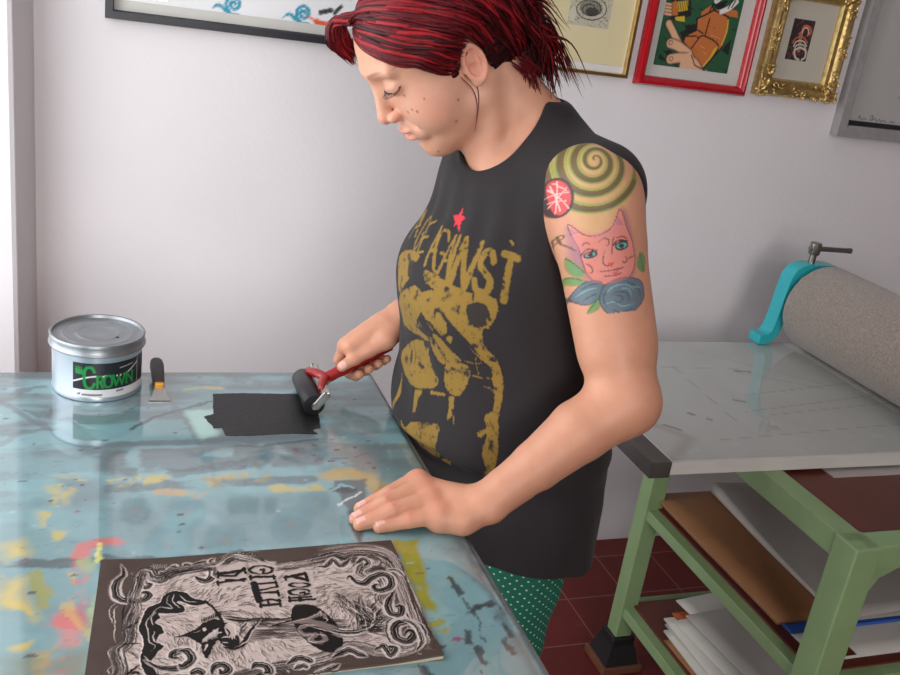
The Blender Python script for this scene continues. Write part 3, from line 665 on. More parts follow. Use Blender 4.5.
# ================================================================ carved lino block on the table
def VW(x0, y0, s): return lambda *q: np.array([at(x0+x/s, y0+y/s, TABLE+.004)[:2] for x, y in q])
VP = VW(0, 0, 1); VA = VW(95, 545, 6.923); VB = VW(80, 590, 5.625); VC = VW(200, 550, 6.923); VD = VW(180, 600, 5.625); VE = VW(310, 540, 5)
M_lino = mat('carved_lino', attr='Col', rough=.6, var=.05, scale=50, spec=.22)
def inside(poly, q):
    p = np.asarray(poly); r = np.zeros(len(q), bool); j = len(p)-1
    for i in range(len(p)):
        if p[i, 1] != p[j, 1]:
            r ^= ((p[i, 1] > q[:, 1]) != (p[j, 1] > q[:, 1])) & (q[:, 0] < (p[j, 0]-p[i, 0])*(q[:, 1]-p[i, 1])/(p[j, 1]-p[i, 1])+p[i, 0])
        j = i
    return r
def art_lino(p):
    K = rgb(18, 12, 11); B = rgb(74, 60, 54); W = rgb(190, 172, 165); W2 = rgb(214, 199, 192); Md = rgb(128, 112, 106)
    a = Art(p, B); n = fbm(p*30, 5)[:, None]; a.C = a.C*(.82+.36*n)
    rr = random.Random(21); px = .00105                             # one photo pixel on the block, in metres
    a.rough(.0012, 260)
    reg = spl(VP((137, 571), (152, 569), (158, 575), (172, 569), (200, 564), (214, 563), (222, 557), (236, 553), (258, 558), (270, 563), (290, 562), (318, 557), (335, 553), (352, 557), (372, 556), (380, 563), (366, 572), (386, 576), (392, 590), (386, 599), (400, 607),
              (408, 619), (398, 626), (402, 640), (418, 640), (424, 648), (410, 655), (380, 655), (352, 649), (330, 659), (300, 667), (270, 672), (240, 681), (200, 690), (118, 690), (116, 670), (112, 650), (122, 640), (124, 622), (129, 608), (127, 598), (131, 588)), 5, True)
    a.poly(reg, W, soft=.002)
    lo, hi = reg.min(0), reg.max(0); cc = VE((240, 400))[0]
    for i in range(5200):                                           # gouge marks
        q = np.array([rr.uniform(lo[0], hi[0]), rr.uniform(lo[1], hi[1])])
        if not inside(reg, q[None])[0]: continue
        an = 2.6*(fbm(q[None]*13, 7)[0]-.5)*2-.25
        L = rr.uniform(.004, .014); d = np.array([math.cos(an), math.sin(an)])*L
        b = np.array([-d[1], d[0]])*rr.uniform(-.25, .25)
        a.line(spl([q, q+d*.5+b, q+d], 4), rr.uniform(.0006, .0012), [K, Md, W2, Md, B, W2][i % 6], rr.uniform(.5, .95), taper=.35)
    def lt(q, w=1.0, al=.9, c=W2): a.line(spl(q, 7), w*px, c, al, taper=.2)
    def dk(q, w, al=1, tp=.25): a.line(spl(q, 7), w*px, K, al, taper=tp)
    def curl(q, w=3.6, inner=True):
        w *= 1.75; s = spl(q, 8); a.line(s, (w+4.2)*px, W2, .9, taper=.25); a.line(s, w*px, K, taper=.22)
        if inner:
            d_ = np.gradient(s, axis=0); d_ /= np.linalg.norm(d_, axis=1)[:, None]+1e-9; n_ = np.stack([-d_[:, 1], d_[:, 0]], 1)*w*px*.22
            a.line(s+n_, .75*px, W2, .85, taper=.3); a.line(s-n_, .6*px, Md, .8, taper=.3)
    # flowing border cuts
    for i in range(190):
        t = rr.uniform(0, 1); o = rr.uniform(-62, 30); t0 = rr.uniform(0, .75); seg = rr.uniform(.12, .3)
        base = np.array([(20, 75), (120, 58), (250, 48), (360, 62), (430, 110), (470, 200), (520, 330), (560, 430), (590, 500), (585, 560)], float)
        base[:, 0] += o*np.linspace(.2, 1.3, 10); base[:, 1] -= o*np.linspace(1.2, .2, 10)
        s = spl(VE(*base), 8); k0 = int(t0*len(s)); s = s[k0:k0+int(seg*len(s))]
        if len(s) > 3: a.line(s, rr.uniform(.8, 1.5)*px, [W, Md, W, K][i % 4], .85, taper=.35)
    for i in range(26):
        x = 330+20*i+rr.uniform(-8, 8); y = 60-.045*x+rr.uniform(0, 40); q = VA((x+230, y), (x+270, y-14), (x+330, y-16+rr.uniform(-12, 12)))
        a.line(spl(q, 6), rr.uniform(.5, 1)*px, [W, Md, K][i % 3], .8, taper=.35)
    for i in range(30):
        x = 200+rr.uniform(0, 200); y = 668+rr.uniform(-5, 6); q = VP((x, y), (x+rr.uniform(8, 22), y-rr.uniform(1, 4))); a.line(q, rr.uniform(.6, 1.2)*px, [W, Md, K][i % 3], .7, taper=.35)
    # left-hand waves
    for q, w in ((((180, 150), (200, 205), (150, 260), (140, 330), (180, 378), (280, 388), (345, 372), (372, 342), (335, 325), (300, 350)), 4.2), (((260, 200), (300, 240), (320, 282), (360, 292), (378, 270), (345, 262)), 3.2),
                 (((400, 150), (385, 210), (410, 242), (460, 247), (492, 215), (465, 195), (448, 218)), 4), (((500, 195), (520, 165), (565, 180), (548, 148), (518, 152)), 2.6), (((600, 172), (640, 182), (664, 150), (632, 133), (612, 152)), 2.4),
                 (((680, 130), (760, 118), (802, 150), (812, 210), (770, 247), (720, 237), (690, 212)), 4.4), (((830, 90), (800, 110), (835, 150), (830, 200), (850, 240)), 2.6)): curl(VA(*q), w)
    for i in range(8): lt(VA((400+14*i, 130), (420+9*i, 165)), .6, .7)
    for q in (((205, 70), (170, 100), (165, 140), (185, 190)), ((215, 85), (190, 120), (195, 180), (190, 250), (205, 300)), ((180, 320), (155, 350), (175, 390)), ((330, 300), (240, 322), (190, 340), (195, 385), (230, 395)), ((200, 415), (160, 440), (160, 475)), ((270, 410), (200, 440), (185, 478)), ((300, 405), (240, 430), (215, 470)),
              ((330, 230), (300, 215), (240, 225))): lt(VB(*q), 1.1)
    for q, w in ((((330, 120), (318, 180), (280, 205), (250, 212)), 3.4), (((345, 300), (290, 300), (240, 306), (205, 300)), 2.6), (((330, 420), (270, 470), (250, 500)), 2.8), (((255, 80), (240, 130), (245, 180)), 2), (((340, 470), (310, 462), (280, 476)), 3)): dk(VB(*q), w)
    # long hair
    hair = spl(VB((700, 62), (640, 45), (600, 18), (540, 4), (480, 22), (450, 68), (400, 88), (370, 110), (350, 160), (330, 215), (350, 270), (360, 310), (340, 370), (345, 420), (372, 478), (440, 500), (430, 440), (402, 402), (420, 370), (442, 340), (472, 312), (432, 290), (442, 252), (472, 240), (452, 200),
                  (420, 180), (452, 152), (440, 130), (520, 132), (582, 120), (584, 90), (545, 72), (562, 62), (640, 86), (705, 74)), 4, True)
    a.line(np.vstack([hair, hair[:1]]), 2.4*px, W2); a.poly(hair, K)
    for q in (((500, 28), (488, 68), (520, 102), (445, 98), (402, 140), (370, 190), (386, 240), (390, 290), (420, 312), (400, 345)), ((360, 368), (400, 402), (480, 420)), ((363, 410), (418, 440), (430, 478)), ((560, 28), (600, 60), (660, 70)), ((530, 20), (520, 60), (560, 100)), ((430, 120), (400, 160), (410, 200)), ((420, 230), (410, 270), (440, 300))): lt(VB(*q), 1.0, .95)
    curl(VB((365, 395), (440, 432), (540, 437), (612, 410), (632, 368), (590, 340), (530, 352), (518, 378), (562, 382)), 4.6)
    dk(VB((695, 55), (740, 90), (780, 140), (805, 185)), 3.2, tp=.1)
    # flowing dark and pale cuts that follow the border
    nb = len(reg)
    for i in range(900):
        k0 = rr.randrange(nb); L_ = rr.randrange(5, 13); off = rr.uniform(-.002, .013); seg = reg[[(k0+k) % nb for k in range(L_)]]
        d_ = np.gradient(seg, axis=0); d_ /= np.linalg.norm(d_, axis=1)[:, None]+1e-9; seg = seg+np.stack([-d_[:, 1], d_[:, 0]], 1)*off*(1 if inside(reg, (seg.mean(0)+np.array([-d_[L_//2, 1], d_[L_//2, 0]])*.006)[None])[0] else -1)
        a.line(seg, rr.uniform(.7, 1.5)*px, [K, K, B, W2, K, Md][i % 6], .85, taper=.35)
    # body
    a.poly(spl(VD((400, 170), (470, 106), (640, 100), (720, 84), (720, 150), (690, 196), (560, 206), (430, 226), (380, 232)), 4, True), Md, .75, soft=.003)
    a.poly(spl(VE((110, 455), (200, 462), (230, 400), (120, 300), (120, 268), (220, 270), (330, 330), (372, 390), (340, 460), (260, 490), (150, 490)), 4, True), Md, .6, soft=.004)
    for i in range(330):
        t = rr.random(); x = 380+470*t; y = 110+rr.uniform(-6, 110)*(1-.2*t); q = VD((x, y), (x+rr.uniform(30, 70), y+rr.uniform(-4, 6)), (x+rr.uniform(80, 130), y+rr.uniform(-8, 8)))
        a.line(spl(q, 4), rr.uniform(.9, 1.7)*px, [K, K, B, W2, Md, K][i % 6], .8*(1-.6*max(0, y-150)/80 if i % 6 < 2 else 1), taper=.35)
    dk(VD((230, 88), (380, 104), (470, 101), (560, 105), (660, 92), (720, 82)), 2.2, tp=.1); dk(VD((500, 152), (600, 128), (720, 112)), 4.2)
    # dark disc
    a.ell(VD((768, 150))[0], .0205, .042, K, rot=.28)
    for q, w in ((((560, 138), (680, 118), (760, 90), (800, 78), (830, 110)), 5), (((640, 130), (740, 120), (850, 150), (900, 180)), 6), (((660, 165), (700, 150), (760, 140), (900, 185)), 4), (((670, 165), (700, 195), (760, 195), (730, 222), (800, 250)), 6), (((790, 180), (820, 220), (780, 240)), 5)):
        lt(VD(*q), w, .85, Md)
    for q in (((560, 135), (680, 112), (760, 84), (790, 64), (790, 92)), ((800, 95), (830, 110), (815, 128)), ((655, 165), (690, 140), (780, 140)), ((660, 165), (700, 196), (750, 190), (720, 224), (760, 235), (830, 230)), ((760, 190), (830, 200)), ((700, 140), (900, 190))): lt(VD(*q), 1.1)
    # animal head
    dk(VB((530, 268), (600, 247), (660, 218), (700, 186)), 2)
    a.poly(spl(VB((530, 266), (600, 243), (660, 212), (700, 182), (760, 162), (806, 180), (840, 192), (885, 250), (895, 312), (840, 322), (800, 302), (770, 282), (742, 332), (712, 384), (690, 352), (682, 312), (650, 286), (600, 262)), 4, True), K)
    for i in range(12): dk(VB((690+9*i, 180-3*i), (682+10*i, 160-4*i)), 1.2)
    for c, r in (((700, 220), 2.1), ((755, 228), 1.9)): a.ell(VB(c)[0], r*px, r*1.1*px, W2)
    for i in range(16): lt(VB((680+6*i, 300-2*i), (700+5*i, 268-3*i), (735+3*i, 240-2*i)), .7, .8)
    lt(VB((700, 345), (708, 318), (722, 300)), 2); lt(VB((640, 238), (680, 228)), 1)
    a.poly(spl(VB((812, 202), (850, 186), (880, 232), (858, 280), (826, 252)), 4, True), W); dk(VB((820, 210), (840, 240), (830, 262)), 1.6)
    for q in (((790, 270), (820, 262), (880, 276)), ((800, 290), (830, 296)), ((770, 240), (800, 236))): lt(VB(*q), 1.8)
    for k in range(4): dk(VB((836+12*k, 262), (834+12*k, 290)), 1)
    dk(VD((240, 262), (300, 272), (350, 250), (400, 175), (450, 110)), 5); dk(VD((300, 110), (360, 130), (330, 200)), 5, .8); dk(VD((250, 100), (330, 115), (430, 112)), 3.4)
    for q in (((462, 104), (412, 170), (372, 232), (300, 270)), ((270, 125), (305, 145), (318, 200)), ((340, 150), (370, 120)), ((350, 165), (385, 128))): lt(VD(*q), 1.4)
    # bushy tail
    c0 = np.array([262, 430.])
    for i in range(190):
        an = rr.uniform(-1.9, .35); L = rr.uniform(40, 120); s = c0+np.array([rr.uniform(-30, 40), rr.uniform(-40, 30)]); d = np.array([math.cos(an), math.sin(an)])*L
        a.line(spl(VE(s, s+d*.55+np.array([rr.uniform(-8, 8), rr.uniform(-8, 8)]), s+d), 4), rr.uniform(.8, 1.8)*px, [K, K, K, W2][i % 4], .85, taper=.35)
    for i in range(110):
        s = np.array([rr.uniform(110, 280), 0]); s[1] = 265+.42*(s[0]-110)+rr.uniform(-14, 50); a.line(spl(VE(s, s+np.array([24, 14]), s+np.array([rr.uniform(30, 60), 44])), 4), rr.uniform(.6, 1.3)*px, [K, K, B, W2][i % 4], .85, taper=.35)
    for i in range(40):
        y = rr.uniform(-16, 22); a.line(spl(VE((110, 455+y), (190, 468+y), (280, 455+y)), 5), 1.1*px, [K, K, W2][i % 3], .85, taper=.3)
    # curls on the right and along the bottom
    for q, w in ((((30, 132), (80, 128), (112, 98), (150, 128), (180, 112), (205, 88)), 3.2), (((230, 120), (262, 93), (292, 110), (268, 130)), 3.2), (((182, 192), (202, 180), (230, 206), (270, 216), (302, 190), (360, 168), (402, 190), (402, 230), (360, 250), (326, 246), (318, 226), (352, 220)), 4.4), (((422, 250), (400, 290), (388, 330), (408, 367), (450, 368), (454, 330), (426, 334)), 4.4),
                 (((585, 520), (560, 440), (490, 408), (435, 420), (420, 452), (440, 492), (492, 506), (520, 470), (492, 452), (468, 480)), 5), (((320, 548), (370, 528), (402, 572), (424, 540), (388, 534)), 3.8), (((110, 590), (160, 560), (195, 548), (250, 570), (285, 582)), 4), (((460, 400), (520, 420), (560, 500), (530, 560)), 2.4), (((470, 180), (430, 150), (380, 150)), 2)): curl(VE(*q), w)
    for q, w in ((((180, 420), (190, 375), (240, 360), (272, 390), (240, 415), (222, 390)), 4.2), (((400, 390), (430, 362), (480, 370), (500, 400), (470, 412)), 4.2), (((600, 362), (660, 325), (720, 335), (740, 352)), 3.8), (((640, 390), (690, 365), (716, 382)), 3), (((60, 415), (100, 395), (134, 420)), 4), ((( -10, 290), (40, 285), (64, 330), (20, 372), (-10, 360)), 4.4), (((730, 430), (830, 390), (900, 360)), 3)): curl(VD(*q), w)
    # mirror-cut lettering standing dark in the cleared ground
    def bar(q, w): a.line(VC(*q), w*1.35*px, K, soft=.0006)
    a.poly(VC((108, 110), (316, 84), (330, 240), (112, 258)), W, .75, soft=.003); a.poly(VC((326, 80), (520, 80), (566, 400), (402, 408)), W, .75, soft=.003); a.poly(VC((572, 150), (770, 140), (812, 372), (600, 376)), W, .75, soft=.003)
    bar(((122, 165), (306, 138)), 3.6); bar(((130, 176), (240, 178), (300, 130)), 2.6); bar(((120, 226), (312, 200)), 2.6); bar(((180, 205), (300, 210)), 3); bar(((124, 150), (126, 190)), 2.2); bar(((120, 215), (128, 240)), 2.2); bar(((304, 122), (312, 160)), 2.2)
    t = np.linspace(.2, 6.0, 30); g = np.stack([422+78*np.cos(t), 136+28*np.sin(t)], 1); a.line(VC(*g), [2.2+1.8*abs(math.cos(x)) for x in t]*1*np.array(px), K); bar(((420, 135), (440, 132), (438, 162)), 2.2)
    bar(((348, 186), (512, 182)), 3); bar(((350, 172), (352, 205)), 2); bar(((508, 170), (514, 200)), 2)
    bar(((366, 236), (526, 222)), 2.6); bar(((372, 232), (388, 284)), 5.6); bar(((376, 284), (536, 250)), 2.2); bar(((524, 214), (530, 256)), 2)
    bar(((384, 296), (540, 290)), 2.4); bar(((392, 296), (408, 350)), 5.6); bar(((536, 280), (544, 316)), 2)
    bar(((420, 385), (554, 372)), 2.8); bar(((412, 350), (480, 340), (552, 352)), 2.6); bar(((470, 345), (478, 384)), 2); bar(((548, 340), (556, 388)), 2.2); bar(((418, 370), (422, 396)), 2.2)
    bar(((588, 190), (728, 160)), 3.4); bar(((596, 178), (594, 206)), 2.2); bar(((640, 182), (742, 206)), 3.6); bar(((726, 152), (744, 212)), 2.4)
    t = np.linspace(0, 2*PI, 30); a.line(VC(*np.stack([688+68*np.cos(t), 241+15*np.sin(t)], 1)), [(1.4+2.4*abs(math.cos(x)))*px for x in t], K)
    t = np.linspace(.5, 5.9, 30); a.line(VC(*np.stack([690+70*np.cos(t), 290+22*np.sin(t)], 1)), [(1.6+2.2*abs(math.cos(x)))*px for x in t], K); bar(((690, 296), (720, 290), (730, 310)), 2)
    bar(((616, 332), (770, 322)), 2.2); bar(((616, 352), (796, 338)), 2.4); bar(((690, 326), (694, 350)), 3); bar(((618, 320), (620, 358)), 2)
    return a
LB = [at(101, 562.5, TABLE+.004), at(391, 540, TABLE+.004), at(443.5, 656.5, TABLE+.004), at(81, 700, TABLE+.004)]
B0, B1, B2, B3 = [b[:2] for b in LB]
nx, ny = 620, 380; GX, GY = np.meshgrid(np.linspace(0, 1, nx), np.linspace(0, 1, ny)); g2 = np.stack([GX.ravel(), GY.ravel()], 1)
i_ = (np.arange(ny-1)[:, None]*nx+np.arange(nx-1)).ravel(); F = np.stack([i_, i_+1, i_+nx+1, i_+nx], 1)
u, v = g2[:, :1], g2[:, 1:]
# (u along the long side, v from far to near)
XY = (B0*(1-u)+B1*u)*(1-v)+(B3*(1-u)+B2*u)*v
aa = art_lino(XY)
lum = aa.C.mean(1)
z = TABLE+.004-.0009*np.clip((lum-.12)*4, 0, 1)+.0035*np.exp(-((u[:, 0])**2/.012+(v[:, 0])**2/.03))+.003*np.exp(-((1-u[:, 0])**2/.01+(1-v[:, 0])**2/.02))
t = thing('lino_block', 'dark carved linocut block with swirling border lying on the near table edge', 'linocut block', (float(XY[:, 0].mean()), float(XY[:, 1].mean()), TABLE))
def keep(o, t): o.parent = t; o.matrix_parent_inverse = Matrix.Translation(-Vector(t.location)); return o
keep(npobj('carved_face', np.concatenate([XY, z[:, None]], 1), F[:, ::-1], M_lino, None, aa.C, smooth=False), t)
# rim: edge of the lino and its pale hessian backing
idx = np.arange(len(g2)).reshape(ny, nx); ring_ = np.concatenate([idx[0, :-1], idx[:-1, -1], idx[-1, :0:-1], idx[:0:-1, 0]])
def skirt(name, ztop, drop, m, out=0.0):
    c = XY.mean(0); top = XY[ring_]+(XY[ring_]-c)*out; n = len(ring_)
    V = np.concatenate([np.concatenate([top, (z[ring_]-ztop)[:, None]], 1), np.concatenate([top, np.maximum(z[ring_]-drop, TABLE+.0002)[:, None]], 1)])
    i = np.arange(n); j = (i+1) % n
    return keep(npobj(name, V, np.stack([i, j, j+n, i+n], 1), m, None, smooth=False), t)
skirt('lino_edge', 0, .0026, mat('lino_brown', rgb(86, 72, 66), .6))
skirt('backing', .0024, .006, mat('hessian_backing', rgb(196, 184, 160), .8), .0006)

# ================================================================ etching press on its green stand
PX0, PX1, PY0, PY1 = 1.175, 1.98, 1.03, 1.605
t = press = thing('etching_press', 'etching press with felt-covered roller on pale green steel stand', 'printing press', (1.55, 1.4, 0))
def PP(o): return keep(o, press)
H = .72
M_footwood = mat('foot_wood', rgb(108, 66, 44), .7, var=.2)
for x, y, s in ((PX0, PY1, .043), (PX1, PY1, .043), (PX0, PY0, .054), (PX1, PY0, .054)):
    l = PP(obj('leg', box(bmesh.new(), x-s/2, x+s/2, y-s/2, y+s/2, .03, H, .003), M_green))
    bm = bmesh.new()
    tf = bmesh.new(); bmesh.ops.create_cone(tf, cap_ends=True, segments=4, radius1=.062, radius2=.042, depth=.05)
    merge(bm, tf, Matrix.Translation((x, y, .045)) @ Matrix.Rotation(PI/4, 4, 'Z')); box(bm, x-.03, x+.03, y-.03, y+.03, .065, .09, .004)
    for o_ in (obj('rubber_foot', bm, M_shoe), obj('foot_block', box(bmesh.new(), x-.052, x+.052, y-.05, y+.05, 0, .02, .002), M_footwood)):
        o_.parent = l; o_.matrix_parent_inverse = Matrix.Identity(4)
for zc, hh in ((H-.0225, .045), (.424, .026), (.158, .026)):
    for a_, b_, m in (((PX0, PY0), (PX0, PY1), M_green), ((PX1, PY0), (PX1, PY1), M_green), ((PX0, PY0), (PX1, PY0), M_green), ((PX0, PY1), (PX1, PY1), M_green)):
        w_ = .045 if hh > .03 else .03
        PP(obj('rail', beam(bmesh.new(), (*a_, zc), (*b_, zc), w_, hh), m))
# rounded gussets at the front corner
PP(obj('gusset', prism(bmesh.new(), [(0, 0), (.06, 0), (.045, -.008), (.02, -.02), (.008, -.045), (0, -.06)], -.02, .02, Matrix.Translation((PX0+.026, PY0, H-.044)) @ Matrix.Rotation(PI/2, 4, 'X')), M_green))
PP(obj('top_board', box(bmesh.new(), PX0+.022, PX1-.022, PY0+.022, PY1-.022, H-.022, H-.008, .002), M_brownboard))
PP(obj('shelf', box(bmesh.new(), PX0+.01, PX1-.01, PY0+.01, PY1-.01, .4372, .4412, .001), M_brownboard))
PP(obj('shelf', box(bmesh.new(), PX0+.01, PX1-.01, PY0+.01, PY1-.01, .1712, .1772, .001), M_brownboard))
# bed
def art_bed(p):
    a = Art(p, rgb(212, 208, 203)); A = lambda *q: np.array([at(x, y, BED)[:2] for x, y in q]); g = rgb(150, 146, 144); l = rgb(226, 224, 220)
    n = fbm(p*7, 3)[:, None]; a.C = a.C*(.94+.12*n)
    a.poly(A((700, 365), (790, 345), (900, 372), (900, 392), (800, 398), (740, 395)), l, .4, soft=.02)
    for q in (((672, 366), (736, 421)), ((661, 367), (739, 369)), ((745, 412), (900, 392)), ((745, 395), (880, 380)), ((690, 350), (825, 384)), ((735, 372), (830, 390)), ((770, 415), (900, 402)), ((720, 440), (900, 424))): a.line(A(*q), .003, g, .55)
    for q in (((688, 413), (694, 415)), ((708, 419), (711, 420)), ((734, 400), (745, 402)), ((664, 425), (680, 430)), ((735, 371), (750, 372))): a.line(A(*q), .008, rgb(86, 82, 80), .8)
    a.line(A((655, 425), (690, 438), (672, 460)), .02, rgb(150, 110, 108), .4, soft=.02)
    a.line(A((690, 452), (760, 440), (880, 436)), .012, l, .6, breakup=(50, .45))
    return a
pts, F = grid(.948, 2.45, 1.262, 1.842, .005)
aa = art_bed(pts)
PP(npobj('bed_surface', np.stack([pts[:, 0], pts[:, 1], np.full(len(pts), BED+.0002)], 1), F, mat('bed_surface', attr='Col', rough=.35, var=.03), None, aa.C, smooth=False))
PP(obj('bed', box(bmesh.new(), .948, 2.45, 1.262, 1.842, BED-.025, BED, .0015), M_bed))
PP(obj('bed_end', box(bmesh.new(), .906, .948, 1.258, 1.846, BED-.028, BED+.004, .002), M_bedend))
# roller, its frame and the pressure screw
RXc, RZc, RR = 1.672, BED+.0045+.108, .108
MR = Matrix.Translation((RXc, 0, RZc)) @ Matrix.Rotation(-PI/2, 4, 'X')
PP(obj('felt_roller', lathe(bmesh.new(), [(.02, 1.318), (RR-.014, 1.318), (RR-.004, 1.322), (RR, 1.33), (RR, 1.796), (RR-.004, 1.804), (RR-.014, 1.808), (.02, 1.808)], 96, MR), M_felt, smooth=50))
PP(obj('roller_shaft', lathe(bmesh.new(), [(.018, 1.27), (.018, 1.86)], 24, MR), M_darksteel, smooth=50))
def ribbon(path, w):
    p = np.array(path); d = np.gradient(p, axis=0); d /= np.linalg.norm(d, axis=1)[:, None]; n = np.stack([-d[:, 1], d[:, 0]], 1)*w/2
    return [tuple(q) for q in np.vstack([p+n, (p-n)[::-1]])]
MF = lambda y: Matrix.Translation((0, y, 0)) @ Matrix.Rotation(PI/2, 4, 'X')
FP = spl([(1.535, BED+.016), (1.560, BED+.017), (1.577, BED+.032), (1.586, BED+.08), (1.594, BED+.165), (1.604, BED+.192), (1.628, BED+.202), (1.66, BED+.202), (1.70, BED+.202), (1.73, BED+.192), (1.742, BED+.165), (1.752, BED+.08), (1.766, BED+.032), (1.80, BED+.016), (1.86, BED+.016)], 5)
for y in (1.84, 1.298):
    PP(obj('side_frame', prism(bmesh.new(), ribbon(FP, .024), -.03, .012, MF(y-.006), bev=.003), M_cyan))
for y in (1.812, 1.272): PP(obj('bearing_block', box(bmesh.new(), 1.64, 1.704, y, y+.036, BED+.06, BED+.178, .004), M_cyan))
sx, sz = 1.648, BED+.208
bm = bmesh.new(); lathe(bm, [(.0085, sz-.03), (.0085, sz+.03), (.006, sz+.032)], 20, Matrix.Translation((sx, 1.845, 0)) @ Matrix.Rotation(.0, 4, 'X'))
lathe(bm, [(.0125, sz+.028), (.014, sz+.03), (.014, sz+.056), (.012, sz+.058)], 24, Matrix.Translation((sx, 1.845, 0)))
PP(obj('pressure_screw', bm, M_darksteel, smooth=40))
bm = bmesh.new(); tube(bm, [(sx-.016, 1.845, sz+.043), (sx+.1, 1.84, sz+.043)], .0062, 14); tube(bm, [(sx+.098, 1.84, sz+.043), (sx+.106, 1.84, sz+.043)], .0072, 14)
PP(obj('screw_handle', bm, M_darksteel, smooth=40))

o = obj('acrylic_sheet', box(bmesh.new(), .955, 1.62, 1.268, 1.838, BED+.0008, BED+.004, .0006), M_acryl)
tag(o, 'clear plastic sheet laid on the press bed', 'plastic sheet')

# ================================================================ papers on the stand
def sheetobj(name, label, cat, corners, z, th, m, group=None, sag=0.0, z2=None):
    """a rectangular stack or sheet: corners counter-clockwise (x, y), with a slight curl"""
    c = np.array(corners, float); n = 14; g, F = grid(0, 1, 0, 1, 1/n); u, v = g[:, :1], g[:, 1:]
    P = (c[0]*(1-u)+c[1]*u)*(1-v)+(c[3]*(1-u)+c[2]*u)*v
    zt = z+sag*(fbm(P*7, 5)-.5)*2 if sag else np.full(len(P), z)
    if z2 is not None: zt = zt+(z2-z)*v[:, 0]
    me_o = npobj(name, np.concatenate([P, zt[:, None]], 1), F, m, None, smooth=True)
    md = me_o.modifiers.new('thickness', 'SOLIDIFY'); md.thickness = th; md.offset = -1
    return tag(me_o, label, cat, group)
sheetobj('white_board', 'white sheet with dark strip lying under the kraft folder', 'paper', [(1.21, 1.06), (1.94, 1.06), (1.94, 1.56), (1.21, 1.56)], .4436, .0018, M_whitepaper)
o = obj('brown_strip', box(bmesh.new(), 1.27, 1.30, 1.065, 1.15, .4438, .4448), M_brownboard); tag(o, 'dark brown strip lying on the white sheet of the middle shelf', 'strip')
tag(obj('blue_folder', box(bmesh.new(), 1.205, 1.93, 1.135, 1.5, .4452, .4520, .001), M_blue), 'blue folder edge showing under the kraft folder', 'folder')
k = sheetobj('kraft_folder', 'wrinkled brown kraft paper folder on the middle shelf', 'folder', [(1.186, 1.155), (1.90, 1.155), (1.90, 1.612), (1.186, 1.612)], .462, .0090, M_kraft, sag=.0015)
# big grey sheet folded over itself
prof = []
def gfold(y):
    t = (y-1.12)/(1.60-1.12); r = .004+.010*max(0, t)**1.5; x = 1.305+.018*t
    out = [(1.93, .464), (x+r, .464)]
    for k_ in range(9): an = -PI/2-PI*k_/8; out.append((x+r+r*math.cos(an), .4645+r+r*math.sin(an)))
    out += [(x+.06, .4655+1.7*r), (x+.2, .470+.6*r), (1.93, .474)]
    return out
bm = bmesh.new(); rows = []
for y in np.linspace(1.13, 1.598, 16): rows.append([bm.verts.new((x+.0, y+.012*max(0, 1-abs(x-1.6)*4), z+.0012*math.sin(9*x+13*y))) for x, z in gfold(y)])
for A, B in zip(rows, rows[1:]):
    for i in range(len(A)-1): bm.faces.new((A[i], A[i+1], B[i+1], B[i]))
o = obj('folded_paper', bm, M_greypaper, smooth=180); o.modifiers.new('thickness', 'SOLIDIFY').thickness = .0012
tag(o, 'large grey sheet folded over on top of the kraft folder', 'paper')
tag(obj('grey_sheet', box(bmesh.new(), 1.30, 1.62, 1.24, 1.57, H-.0078, H-.0062), M_greypaper), 'grey sheet on the red-brown board under the press bed', 'paper')
# lower shelf: a loose stack
zb = .1776
def L_(*q, z): return [tuple(at(x, y, z)[:2]) for x, y in q]
def corner_sheet(px_corner, ang, w, h, z):
    c = np.array(at(*px_corner, z)[:2]); a = np.array([math.cos(ang), math.sin(ang)]); b = np.array([a[1], -a[0]])
    return [tuple(c+b*h), tuple(c+b*h+a*w), tuple(c+a*w), tuple(c)]
stack = [('kraft_sheet', 'brown kraft sheet at the bottom of the loose stack', (664, 640), .02, .55, .36, .003, M_kraft), ('white_sheet', 'white board edge low in the loose stack', (664, 630), -.02, .5, .40, .005, M_whitepaper),
         ('grey_sheet', 'grey sheet second from the bottom board in the loose stack', (665, 624), .05, .5, .38, .003, M_greypaper), ('white_sheet', 'thin white sheet in the middle of the loose stack', (664, 618), 0, .52, .40, .004, M_whitepaper),
         ('orange_print', 'orange and black print peeking out of the loose stack', (672, 613), .03, .3, .40, .0025, M_orange), ('white_sheet', 'white sheet laid over the orange print in the loose stack', (674, 621), .10, .5, .40, .003, M_whitepaper),
         ('white_sheet', 'pale sheet sticking out behind the loose stack', (676, 600), .12, .42, .30, .003, M_whitepaper), ('grey_sheet', 'wide grey sheet on top of the loose stack on the bottom shelf', (686, 615.5), .10, .6, .42, .004, M_greypaper)]
zc = zb
for nm, lb, pc, an, w_, h_, th, m in stack:
    zc += th+.0012
    sheetobj(nm, lb, 'paper', corner_sheet(pc, an, min(w_, .60), h_, zc), zc, th, m, 'loose papers on the bottom shelf', sag=0)
